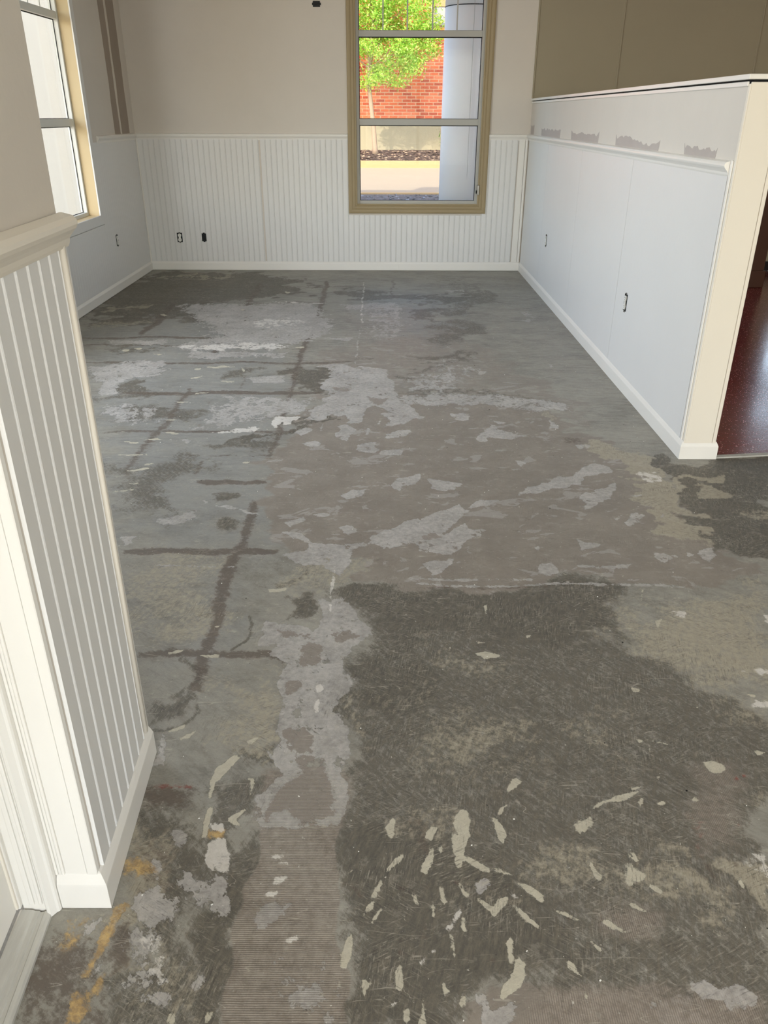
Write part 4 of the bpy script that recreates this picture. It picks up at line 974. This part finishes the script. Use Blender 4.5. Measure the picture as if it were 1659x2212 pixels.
def window(name, side, W, dfr, glass_in, mat, rails, muntins, stile, gin=0.0):
    s0, s1, z0, z1 = W; f = fmap(side); w = struct(empty(name, f((s0 + s1) / 2, 0, z0))); inv = w.location.copy()
    parts = []
    def B(nm, a0, a1, d0, d1, b0, b1, m, bw=0.0, par=None):
        o = lbox(nm, side, a0, a1, d0, d1, b0, b1, m, par or w, bw); parts.append(o); return o
    d0, d1 = dfr
    B('frame_stile', s0, s0 + stile[0], d0, d1, z0, z1, mat, .002); B('frame_stile', s1 - stile[1], s1, d0, d1, z0, z1, mat, .002)
    B('frame_sill', s0 + stile[0], s1 - stile[1], d0, d1, z0, z0 + stile[2], mat, .002); B('frame_head', s0 + stile[0], s1 - stile[1], d0, d1, z1 - .04, z1, mat, .002)
    a, b = s0 + stile[0], s1 - stile[1]; zs = [z0 + stile[2]]
    for r0, r1 in rails: B('rail', a, b, d0 + .004, d1 - .01, r0, r1, mat, .002); zs += [r0, r1]
    zs.append(z1 - .04); dm = (d0 + d1) / 2 + .012
    for i in range(0, len(zs), 2):
        p = B('glass_pane', a + .001, b - .001, dm - .002, dm + .002, zs[i] + .001, zs[i + 1] - .001, 'glass')
        g = .006
        for q in ((a, a + g, zs[i], zs[i + 1]), (b - g, b, zs[i], zs[i + 1]), (a + g, b - g, zs[i], zs[i] + g * .6), (a + g, b - g, zs[i + 1] - g, zs[i + 1])):
            B('gasket', q[0], q[1], dm - .006, dm - .0022, q[2], q[3], 'gasket')
    for x in muntins: B('muntin', x - .006, x + .006, dm - .012, dm - .0065, zs[-2] + .002, zs[-1] - .002, mat)
    for o in parts:   # parts were laid out in world coordinates
        o.matrix_parent_inverse = Matrix.Translation(-inv)
    return w
w1 = window('window_1', 'far', W1, (.035, .095), 0, 'alum', [(1.289, 1.342), (1.990, 2.039)], (-.024, .190, .412, .628), (.038, .034, .036))
def rep(o, w): o.matrix_parent_inverse = Matrix.Translation(-w.location)
k0 = set(D.objects)
CP = [(0, -.0), (0, .010), (.008, .014), (.016, .012), (.022, .017), (.034, .019), (.044, .016), (.050, .020), (.066, .023), (.078, .021), (.082, .018), (.082, 0)]
casing('far', W1[0] + .014, W1[1] - .013, W1[2] + .008, W1[3], CP, .08, 'olive', w1)
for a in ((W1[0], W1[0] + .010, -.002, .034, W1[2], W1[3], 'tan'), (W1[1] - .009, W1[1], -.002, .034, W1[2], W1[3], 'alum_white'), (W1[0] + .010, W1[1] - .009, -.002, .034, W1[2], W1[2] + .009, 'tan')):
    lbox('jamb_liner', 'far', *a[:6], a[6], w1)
# hopper latch at the lower right of the sash
bm = bmesh.new(); box(bm, .868, .890, YF - .026, YF + .03, .70, .785); bevel(bm, .003); mesh_ob('latch', bm, 'steel', w1)
bm = bmesh.new(); box(bm, .858, .869, YF - .032, YF - .018, .712, .740); bevel(bm, .002); mesh_ob('latch_lever', bm, 'gasket', w1)
for o in set(D.objects) - k0: rep(o, w1)
w2 = window('window_2', 'left', W2, (.085, .135), 0, 'alum_white', [(1.289, 1.342), (1.990, 2.039)], (5.87, 6.08, 6.29, 6.50), (.034, .034, .036))
w3 = window('window_3', 'left', W3, (.085, .135), 0, 'alum_white', [(1.289, 1.342), (1.990, 2.039)], (3.3, 3.7, 4.1, 4.5), (.034, .034, .036))  # added unseen window, the side lamp shines through it onto the partition
CP2 = [(0, 0), (0, .008), (.004, .010), (.070, .010), (.075, .007), (.078, 0)]
for w, W in ((w2, W2), (w3, W3)):
    k0 = set(D.objects)
    casing('left', W[0] + .010, W[1] - .010, W[2] + .010, W[3], CP2, .08, 'panel_paint', w)
    lbox('jamb_liner', 'left', W[0], W[0] + .010, -.001, .084, W[2], W[3], 'tan', w); lbox('jamb_liner', 'left', W[1] - .010, W[1], -.001, .084, W[2], W[3], 'tan', w)
    lbox('sill_board', 'left', W[0] + .010, W[1] - .010, -.001, .084, W[2], W[2] + .010, 'tan', w)
    lbox('edge_bead', 'left', W[1] - .0125, W[1] - .0085, -.0115, -.0015, W[2] + .011, W[3], 'white_trim', w)
    for o in set(D.objects) - k0: rep(o, w)
# shop front behind the camera
w4 = struct(empty('window_4', (1.9, -3.3, 0.25))); k0 = set(D.objects)
for x in (-.5, .7, 1.9, 3.1, 4.34): slab('mullion', (x, x + .06, -3.35, -3.27, .25, 2.7), 'alum', w4, .003)
for x in (-.44, .76, 1.96, 3.16):
    slab('rail', (x, x + 1.14, -3.35, -3.27, .25, .31), 'alum', w4, .003); slab('rail', (x, x + 1.14, -3.35, -3.27, 2.64, 2.7), 'alum', w4, .003)
    slab('glass_pane', (x + .001, x + 1.139, -3.312, -3.306, .311, 2.639), 'glass', w4)
for o in set(D.objects) - k0: rep(o, w4)
# window at the end of the hall, the one the red floor mirrors
d2 = struct(empty('window_5', (4.46, YF, .74))); k0 = set(D.objects)
for a in ((HD[0], HD[0] + .045, HD[2], HD[3]), (HD[1] - .045, HD[1], HD[2], HD[3]), (HD[0] + .045, HD[1] - .045, HD[3] - .045, HD[3]), (HD[0] + .045, HD[1] - .045, HD[2], HD[2] + .045), (4.44, 4.48, HD[2] + .045, HD[3] - .045)):
    slab('frame_stile', (a[0], a[1], YF + .03, YF + .12, a[2], a[3]), 'alum', d2, .003)
for a, b in ((HD[0] + .046, 4.439), (4.481, HD[1] - .046)): slab('glass_pane', (a, b, YF + .078, YF + .084, HD[2] + .046, HD[3] - .046), 'glass', d2)
for o in set(D.objects) - k0: rep(o, d2)

# ------------------------------------------------------------------ door at the left, its frame and threshold (turned 3.5 degrees)
dr = struct(empty('door_1', (-0.690, 1.004, 0), math.radians(3.0)))
def dslab(name, dims, mat, bw=0.0, seg=1):
    o = slab(name, dims, mat, dr, bw, seg); return o   # local to the door's empty: x towards the room, -y along the wall
dslab('jamb', (.003, .046, -.002, .024, .004, 2.10), 'white_trim', .002)
dslab('door_stop', (-.010, .003, -.010, .020, .024, 2.10), 'white_trim', .003, 2)
dslab('weather_strip', (-.004, .001, -.016, -.010, .03, 2.05), 'cream_trim', .001)
# brick-mould casing between jamb and reveal
bm = bmesh.new(); pr = [(.046, .026), (.046, -.004), (.050, -.010), (.056, -.011), (.060, -.006), (.064, -.001), (.068, .001), (.070, .005), (.070, .026)]
loft(bm, [[(x, y, z) for x, y in pr] for z in (.001, 2.16)]); mesh_ob('casing_board', bm, 'white_trim', dr)
dslab('jamb_bead', (.018, .028, -.006, -.0022, .03, 2.10), 'white_trim', .002, 2)
dslab('jamb_bead', (.036, .043, -.007, -.0022, .03, 2.10), 'white_trim', .002, 2)
dslab('jamb', (.003, .046, -.955, -.93, .004, 2.10), 'white_trim', .002)
dslab('head_jamb', (.003, .046, -.93, -.003, 2.075, 2.10), 'white_trim', .002)
leaf = dslab('door_leaf', (-.046, -.003, -.918, -.014, .026, 2.07), 'white_trim', .002)
def leafpart(name, dims, bw=.003):
    o = slab(name, dims, 'white_trim', leaf, bw, 2); return o
for z0, z1 in ((.24, .92), (1.04, 1.94)):
    for y0, y1 in ((-.43, -.10), (-.80, -.49)):
        for a in ((y0, y1, z0, z0 + .022), (y0, y1, z1 - .022, z1), (y0, y0 + .022, z0 + .022, z1 - .022), (y1 - .022, y1, z0 + .022, z1 - .022)):
            leafpart('panel_moulding', (-.003, .004, a[0], a[1], a[2], a[3]))
        leafpart('raised_panel', (-.003, .002, y0 + .05, y1 - .05, z0 + .05, z1 - .05))
for z in (.24, 1.05, 1.85):
    bm = bmesh.new(); bmesh.ops.create_cone(bm, cap_ends=True, segments=12, radius1=.007, radius2=.007, depth=.1, matrix=Matrix.Translation((.004, -.008 - .915, z))); mesh_ob('hinge', bm, 'steel', dr)
bm = bmesh.new(); pr = [(-.002, .0), (.056, .0), (.056, .007), (.052, .011), (.044, .012), (.042, .010), (.036, .010), (.034, .013), (.026, .0135), (.022, .017), (.002, .019), (-.002, .017)]
loft(bm, [[(x, y, z) for x, z in pr] for y in (-.92, -.006)]); mesh_ob('threshold', bm, 'threshold', dr)

# ------------------------------------------------------------------ electrical boxes
def outlet(name, side, c, z, w, h, kind, label, cat, horizontal=False):
    # local: x across, y out of the wall is negative, z up
    rz, loc = {'far': (0, (c, YF - .0078, z)), 'upper': (0, (c, YF - .0006, z)), 'left': (-PI / 2 + PI, (XL + .0046, c, z)), 'right': (-PI / 2, (XR - .0046, c, z))}[side]
    r = empty(name, loc, rz)
    if horizontal: r.rotation_euler = (0, PI / 2, 0)
    thing(r, label, cat)
    bm = bmesh.new(); t = .0025
    # rim and recessed back plate of the box
    for a in ((-w / 2, -w / 2 + .002, -h / 2, h / 2), (w / 2 - .002, w / 2, -h / 2, h / 2), (-w / 2 + .002, w / 2 - .002, -h / 2, -h / 2 + .002), (-w / 2 + .002, w / 2 - .002, h / 2 - .002, h / 2)):
        box(bm, a[0], a[1], -t, 0, a[2], a[3])
    box(bm, -w / 2 + .002, w / 2 - .002, -.0008, 0, -h / 2 + .002, h / 2 - .002); mesh_ob('wall_box', bm, 'black', r)
    for s_ in (-1, 1):
        bm = bmesh.new(); box(bm, -.009, .009, -.003, -.0005, s_ * (h / 2 + .002) - .005, s_ * (h / 2 + .002) + .005); mesh_ob('mounting_ear', bm, 'black' if kind == 'empty' else 'steel', r)
        bm = bmesh.new(); bmesh.ops.create_cone(bm, cap_ends=True, segments=8, radius1=.003, radius2=.003, depth=.002, matrix=Matrix.Translation((0, -.0042, s_ * (h / 2 + .002))) @ Matrix.Rotation(PI / 2, 4, 'X')); mesh_ob('screw', bm, 'gasket', r)
    if kind != 'empty':
        for s_ in (-1, 1):
            bm = bmesh.new(); n = 16; pts = []
            for i in range(n):
                a = 2 * PI * i / n; pts.append((max(-.0155, min(.0155, .0185 * math.cos(a))), s_ * h * .245 + .0155 * math.sin(a)))
            loft(bm, [[(x, y, zz) for x, zz in pts] for y in (-.0009, -.0065)]); f = mesh_ob('socket_face', bm, 'receptacle', r)
            for x in (-.006, .006):
                bm = bmesh.new(); box(bm, x - .001, x + .001, -.0069, -.0064, s_ * h * .245, s_ * h * .245 + .008); mesh_ob('slot', bm, 'gasket', f)
            bm = bmesh.new(); bmesh.ops.create_cone(bm, cap_ends=True, segments=8, radius1=.0024, radius2=.0024, depth=.0006, matrix=Matrix.Translation((0, -.0067, s_ * h * .245 - .006)) @ Matrix.Rotation(PI / 2, 4, 'X')); mesh_ob('ground_hole', bm, 'gasket', f)
        bm = bmesh.new(); box(bm, -.010, .010, -.0050, -.0009, -h * .1, h * .1); mesh_ob('receptacle_body', bm, 'receptacle', r)
    else:
        bm = bmesh.new(); loft(bm, [[(.006 + .003 * math.cos(a * PI / 3) - .01 * k, -.002 + .001 * math.sin(a * PI / 3), -h * .3 + h * .6 * k) for a in range(6)] for k in (0, .33, .66, 1)]); mesh_ob('wire', bm, 'gasket', r)
    return r
outlet('wall_outlet', 'far', -1.993, .306, .050, .086, 'duplex', 'white duplex outlet without cover plate on the far beadboard wall', 'outlet')
outlet('empty_junction_box', 'far', -1.757, .308, .043, .072, 'empty', 'open black junction box low on the far beadboard wall', 'electrical box')
outlet('empty_junction_box', 'upper', -.598, 2.228, .045, .062, 'empty', 'open black junction box high on the drywall left of the far window', 'electrical box', True)
outlet('wall_outlet', 'left', 7.09, .406, .046, .088, 'duplex', 'uncovered outlet on the left wall below the left window', 'outlet')
outlet('wall_outlet', 'right', 6.79, .456, .042, .086, 'duplex', 'farther uncovered outlet on the white half-height wall', 'outlet')
outlet('wall_outlet', 'right', 4.393, .455, .046, .090, 'duplex', 'nearer uncovered outlet on the white half-height wall', 'outlet')

# ------------------------------------------------------------------ dark wooden counter in the hall
ct = thing(empty('counter', (3.3, 7.2, 0)), 'dark-stained wooden counter standing on the red floor behind the half-height wall', 'counter'); k0 = set(D.objects)
for x in (3.235, 4.75):
    p = slab('post', (x, x + .125, 7.205, 7.33, .15, 1.04), 'walnut', ct, .004); slab('plinth', (x - .012, x + .140, 7.19, 7.345, .0045, .152), 'walnut', p, .006, 2)
slab('apron', (3.20, 4.93, 7.215, 7.245, .90, 1.04), 'walnut', ct, .003); slab('countertop', (3.17, 4.96, 7.16, 7.62, 1.041, 1.08), 'walnut', ct, .006, 2)
slab('back_rail', (3.23, 4.88, 7.55, 7.58, .90, 1.04), 'walnut', ct, .003)
for x in (3.235, 4.75): slab('leg', (x, x + .07, 7.53, 7.60, .0045, .90), 'walnut', ct, .004)
for o in set(D.objects) - k0:
    if o.parent == ct: o.matrix_parent_inverse = Matrix.Translation(-ct.location)

# ------------------------------------------------------------------ small debris lying on the concrete
bm = bmesh.new(); rnd.seed(11)
for i in range(240):
    y = rnd.uniform(.8, 6.5) ** 1.0; x = rnd.uniform(-.45 - .27 * y, min(1.28, .45 + .45 * y)); r = rnd.uniform(.0007, .0020)
    if y > 1.0 and y < 1.5 and x < -.5: continue
    a = rnd.uniform(0, PI); ca, sa = math.cos(a), math.sin(a); e = rnd.uniform(.4, 1.0)
    q = [(x + r * (ca * px - sa * py * e), y + r * (sa * px + ca * py * e)) for px, py in ((-1, -1), (1.2, -.7), (.8, 1), (-.9, .8))]
    n0 = len(bm.faces); prism(bm, q, .0002, .0002 + r * .8); bm.faces.ensure_lookup_table(); mi = 0 if rnd.random() < .75 else 1
    for k in range(n0, len(bm.faces)): bm.faces[k].material_index = mi
db = mesh_ob('floor_debris', bm, None, None, ['receptacle', 'gasket']); thing(db, 'tiny white and black crumbs of debris scattered on the concrete floor', 'debris'); db['kind'] = 'stuff'

# ------------------------------------------------------------------ outdoors
def strip(name, prof, x0, x1, mat, n=1):
    bm = bmesh.new(); zb = min(z for y, z in prof) - .3; ring = [(y, z) for y, z in prof] + [(prof[-1][0], zb), (prof[0][0], zb)]
    loft(bm, [[(x, y, z) for y, z in ring] for x in (x0, x1)]); return struct(mesh_ob(name, bm, mat))
strip('ground_near_bed', [(8.25, -.02), (12.0, .09), (14.75, .14)], -14, 16, 'soil_near')
strip('trim_8', [(14.75, .16), (14.95, .16)], -14, 16, 'curb')
strip('ground_road', [(14.95, .14), (17.2, .30), (18.95, .335)], -30, 30, 'road')
strip('trim_9', [(18.95, .47), (19.12, .475)], -30, 30, 'curb')
strip('ground_far_bed', [(19.12, .46), (20.6, .585), (21.4, .60), (21.62, .615)], -30, 30, 'soil')
bm = bmesh.new(); box(bm, -30, XL - .14, -12, 8.24, -.4, -.10); struct(mesh_ob('ground_side', bm, 'road'))
bm = bmesh.new(); box(bm, XL - .14, 30, -14, -3.41, -.4, -.10); struct(mesh_ob('ground_front', bm, 'road'))
def chips(name, n, x0, x1, y0, y1, zf, s0, s1, mats, label, cat, seed):
    bm = bmesh.new(); rnd.seed(seed)
    for i in range(n):
        x, y = rnd.uniform(x0, x1), rnd.uniform(y0, y1); z = zf(y); L_ = rnd.uniform(s0, s1); w_ = L_ * rnd.uniform(.25, .6)
        m = Matrix.Translation((x, y, z + w_ * .3)) @ Matrix.Rotation(rnd.uniform(0, PI), 4, 'Z') @ Matrix.Rotation(rnd.uniform(-.5, .5), 4, 'X')
        v = [bm.verts.new(m @ Vector(p)) for p in ((-L_, 0, 0), (0, -w_, 0), (L_, 0, 0), (0, w_, 0), (0, 0, w_ * .6))]; mi = rnd.randrange(len(mats))
        for f in ((0, 1, 4), (1, 2, 4), (2, 3, 4), (3, 0, 4), (3, 2, 1, 0)): k = bm.faces.new([v[j] for j in f]); k.material_index = mi
    o = mesh_ob(name, bm, None, None, mats); thing(o, label, cat); o['kind'] = 'stuff'
def zlin(pts):
    return lambda y: float(np.interp(y, [p[0] for p in pts], [p[1] for p in pts]))
chips('mulch', 3600, -2.5, 4.5, 19.15, 21.30, zlin([(19.12, .46), (20.6, .585), (21.4, .60)]), .02, .06, ['chip_pale', 'chip_dark', 'soil', 'chip_dark'], 'brown bark mulch in the planting bed below the brick wall', 'mulch', 21)
chips('gravel', 2600, -2.2, 3.5, 11.2, 14.7, zlin([(8.25, -.02), (12.0, .09), (14.75, .14)]), .015, .04, ['chip_grey', 'soil_near', 'soil_near'], 'dark grey gravel just outside the far window', 'gravel', 22)

# brick building across the road
bb = empty('brick_building', (0, 21.5, .6)); thing(bb, 'red brick building with a concrete foundation seen through the far window', 'building')
k0 = set(D.objects)
YB = 21.50; win = (1.135, 2.25, 3.24, 3.60)
bm = bmesh.new()
for c in rect_cells(-7.0, 6.0, 1.10, 6.4, [(win[0], win[1], win[2], 3.76)]): box(bm, c[0], c[1], YB, YB + .3, c[2], c[3])
mesh_ob('wall_body', bm, 'mortar', bb)
bm = bmesh.new(); box(bm, -7.0, 6.0, YB - .06, YB + .3, .3, 1.155); bevel(bm, .01); mesh_ob('foundation', bm, 'concrete_fnd', bb)
bricks = []; z = 1.165; row = 0
while z < 6.3:
    x = -7.0 + (0.107 if row % 2 else 0)
    while x + .205 < 6.0:
        if not (x + .205 > win[0] - .02 and x < win[1] + .02 and z + .06 > win[2] - .01 and z < 3.77): bricks.append((x, z))
        x += .215
    z += .0705; row += 1
def view_rank(b): return abs(b[0] - .55) * 1.3 + abs(b[1] - 2.0)
bricks.sort(key=view_rank)
rnd.seed(5); bms = []
for i in range(5):
    bm = bmesh.new(); box(bm, -.0985, .0985, -.012, 0, -.0275, .0275); bevel(bm, .002)
    me = D.meshes.new('brick'); bm.to_mesh(me); bm.free(); me.materials.append(M['brick%d' % i]); bms.append(me)
for x, z in bricks[:300]:
    o = D.objects.new('brick', bms[rnd.randrange(5)]); COL.objects.link(o); o.parent = bb; o.location = (x + .1025 - 0, YB - .0002 - 21.5 + 21.5, z + .0295)
bm = bmesh.new()
for x, z in bricks[300:]: box(bm, x + .004, x + .201, YB - .012, YB - .0002, z + .002, z + .057, rnd.randrange(5))
o = mesh_ob('brickwork', bm, None, bb, ['brick%d' % i for i in range(5)]); o['kind'] = 'stuff'
# window in the brick wall
wv = slab('window_frame', (win[0], win[1], YB - .03, YB + .06, win[2] + .04, 3.74), 'stucco', bb, .004)
slab('window_head', (win[0] - .03, win[1] + .03, YB - .05, YB - .031, 3.61, 3.745), 'curb', bb, .004)
slab('window_sill', (win[0] - .03, win[1] + .03, YB - .06, YB + .06, win[2] - .005, win[2] + .04), 'stucco', bb, .004)
slab('pane', (win[0] + .045, win[1] - .05, YB - .036, YB - .0305, win[2] + .05, 3.60), 'alum', wv)
for o in set(D.objects) - k0:
    if o.parent == bb: o.matrix_parent_inverse = Matrix.Translation(-bb.location)

# tree
def tube(bm, pts, rad, n=8):
    rings = []
    for i, p in enumerate(pts):
        p = Vector(p); d = (Vector(pts[min(i + 1, len(pts) - 1)]) - Vector(pts[max(i - 1, 0)])).normalized()
        a = d.cross(Vector((0, 1, .01))).normalized(); b = d.cross(a)
        rings.append([p + rad[i] * (math.cos(2 * PI * k / n) * a + math.sin(2 * PI * k / n) * b) for k in range(n)])
    loft(bm, rings)
tree = thing(empty('young_tree', (-.232, 20.25, .58)), 'young bright green tree with a thin pale trunk before the brick wall', 'tree'); k0 = set(D.objects)
bm = bmesh.new(); tube(bm, [(-.225, 20.25, .55), (-.24, 20.25, .68), (-.27, 20.25, 1.1), (-.33, 20.25, 1.6), (-.37, 20.25, 2.0), (-.36, 20.23, 2.5), (-.28, 20.2, 3.2), (-.2, 20.2, 4.2)], [.085, .058, .052, .048, .044, .036, .025, .012])
for f in bm.faces: f.smooth = True
mesh_ob('trunk', bm, 'bark', tree)
rnd.seed(31); tips = []
for i in range(26):
    z0 = rnd.uniform(1.95, 3.7); a = rnd.uniform(0, 2 * PI); ln = rnd.uniform(.7, 1.5) * (1.0 if z0 < 3 else .75)
    p0 = Vector((-.36 + (z0 - 2) * .05, 20.22, z0)); p1 = p0 + Vector((math.cos(a) * ln * .5, math.sin(a) * ln * .2, ln * .35)); p2 = p0 + Vector((math.cos(a) * ln, math.sin(a) * ln * .35, ln * .55))
    bm = bmesh.new(); tube(bm, [p0, p1, p2], [.016, .010, .004], 5); mesh_ob('branch', bm, 'bark', tree); tips += [p1, p2, (p1 + p2) / 2]
clumps = [(t_, .24) for t_ in tips]
while len(clumps) < 240:
    a = Vector((rnd.gauss(0, 1), rnd.gauss(0, 1), rnd.gauss(0, 1))).normalized() * rnd.uniform(.35, 1.0) ** .5
    c = Vector((-.12 + a.x * 1.42, 20.12 + a.y * .65, 3.55 + a.z * 1.62))
    lim = 2.05 + (.62 * max(0, c.x - .45) + .12 * math.sin(c.x * 9))
    if c.z < lim: continue
    clumps.append((c, rnd.uniform(.14, .26)))
# low clumps that hang beside the trunk as in the photograph
for x, z in ((-.55, 2.06), (-.40, 2.02), (-.28, 2.10), (.02, 2.12), (.18, 2.05), (.30, 2.04), (.38, 2.10), (.5, 2.30), (.62, 2.42), (.8, 2.5), (1.0, 2.6), (1.12, 2.66), (-.15, 2.3), (.1, 2.35), (.9, 2.75), (1.2, 2.9), (1.15, 3.2)): clumps.append((Vector((x, 20.1, z)), .16))
def leaves(clumps, per, s0, s1, mats, seed, name, parent):
    rnd.seed(seed); vs = []; fs = []; mi = []
    for c, r in clumps:
        for j in range(per):
            p = c + Vector((rnd.gauss(0, r * .55), rnd.gauss(0, r * .5), rnd.gauss(0, r * .45))); s_ = rnd.uniform(s0, s1)
            d = Vector((rnd.gauss(0, 1), rnd.gauss(0, 1), rnd.gauss(-.3, .6))).normalized(); e = d.orthogonal().normalized()
            e = Matrix.Rotation(rnd.uniform(0, 6.28), 3, d) @ e; q = d.cross(e) * s_ * .12
            b = len(vs); vs += [p, p + d * s_ * .5 + e * s_ * .27 + q, p + d * s_, p + d * s_ * .5 - e * s_ * .27 + q]; fs += [(b, b + 1, b + 2), (b, b + 2, b + 3)]; k = rnd.randrange(len(mats)); mi += [k, k]
    me = D.meshes.new(name); me.from_pydata([tuple(v) for v in vs], [], fs)
    for m in mats: me.materials.append(M[m])
    me.polygons.foreach_set('material_index', mi); o = D.objects.new(name, me); COL.objects.link(o); o.parent = parent; o['kind'] = 'stuff'; return o
leaves(clumps, 120, .035, .075, ['leaf0', 'leaf1', 'leaf2', 'leaf3'], 41, 'foliage', tree)
for o in set(D.objects) - k0: o.matrix_parent_inverse = Matrix.Translation(-tree.location)
sb = thing(empty('shrub', (1.80, 20.9, .58)), 'dark green shrub half hidden behind the white column', 'shrub'); k0 = set(D.objects)
bm = bmesh.new()
for i in range(7): tube(bm, [(1.8, 20.9, .57), (1.8 + .3 * math.cos(i), 20.9 + .2 * math.sin(i), 1.1)], [.012, .006], 5)
mesh_ob('stems', bm, 'bark', sb)
leaves([(Vector((1.8 + rnd.uniform(-.38, .4), 20.85 + rnd.uniform(-.2, .2), rnd.uniform(.72, 1.35))), .14) for i in range(60)], 30, .03, .06, ['shrub_leaf', 'leaf2'], 43, 'foliage', sb)
for o in set(D.objects) - k0: o.matrix_parent_inverse = Matrix.Translation(-sb.location)

# porch column outside the far window
pc = thing(empty('porch_column', (.872, 9.4, .02)), 'round white porch column standing right outside the far window', 'column')
def lathe(name, prof, mat, parent, n=48):
    bm = bmesh.new(); loft(bm, [[(r * math.cos(2 * PI * k / n), r * math.sin(2 * PI * k / n), z) for k in range(n)] for r, z in prof])
    for f in bm.faces: f.smooth = len(f.verts) == 4
    return mesh_ob(name, bm, mat, parent)
lathe('shaft', [(.278, .10), (.274, 1.2), (.270, 2.325)], 'column', pc); lathe('neck_ring', [(.270, 2.3252), (.273, 2.327), (.273, 2.331), (.270, 2.3328)], 'gasket', pc)
lathe('upper_shaft', [(.270, 2.333), (.262, 4.15)], 'column', pc); lathe('base_ring', [(.31, .0), (.33, .03), (.33, .06), (.30, .10)], 'column', pc); lathe('capital', [(.262, 4.15), (.30, 4.2), (.33, 4.27)], 'column', pc)
bm = bmesh.new(); box(bm, .0, .003, -.2755, -.2735, .12, 4.1); mesh_ob('seam', bm, 'alum', pc)
struct(slab('porch_beam', (-3.0, 6.0, 9.0, 9.8, 4.30, 4.7), 'column')); struct(slab('porch_roof', (-3.0, 6.0, 8.24, 10.2, 4.7, 4.85), 'column'))
# white wing outside the left window, with its corner board, and an added unseen slab that blocks the sun
wg = thing(empty('building_wing', (-4.6, 9.2, 0)), 'bright white outer wall of the next wing seen through the left window', 'building'); k0 = set(D.objects)
slab('outer_wall', (-8.0, -3.02, 9.0, 9.3, -.1, 5.5), 'stucco', wg)
for x in (-3.30, -3.06): slab('corner_board', (x, x + .05, 8.97, 8.999, -.1, 5.5), 'stucco', wg, .004)
for o in set(D.objects) - k0: o.matrix_parent_inverse = Matrix.Translation(-wg.location)
sun_block = struct(slab('window_awning', (XL - 1.25, XL - .141, 0.4, 7.1, 2.68, 2.72), 'stucco'))
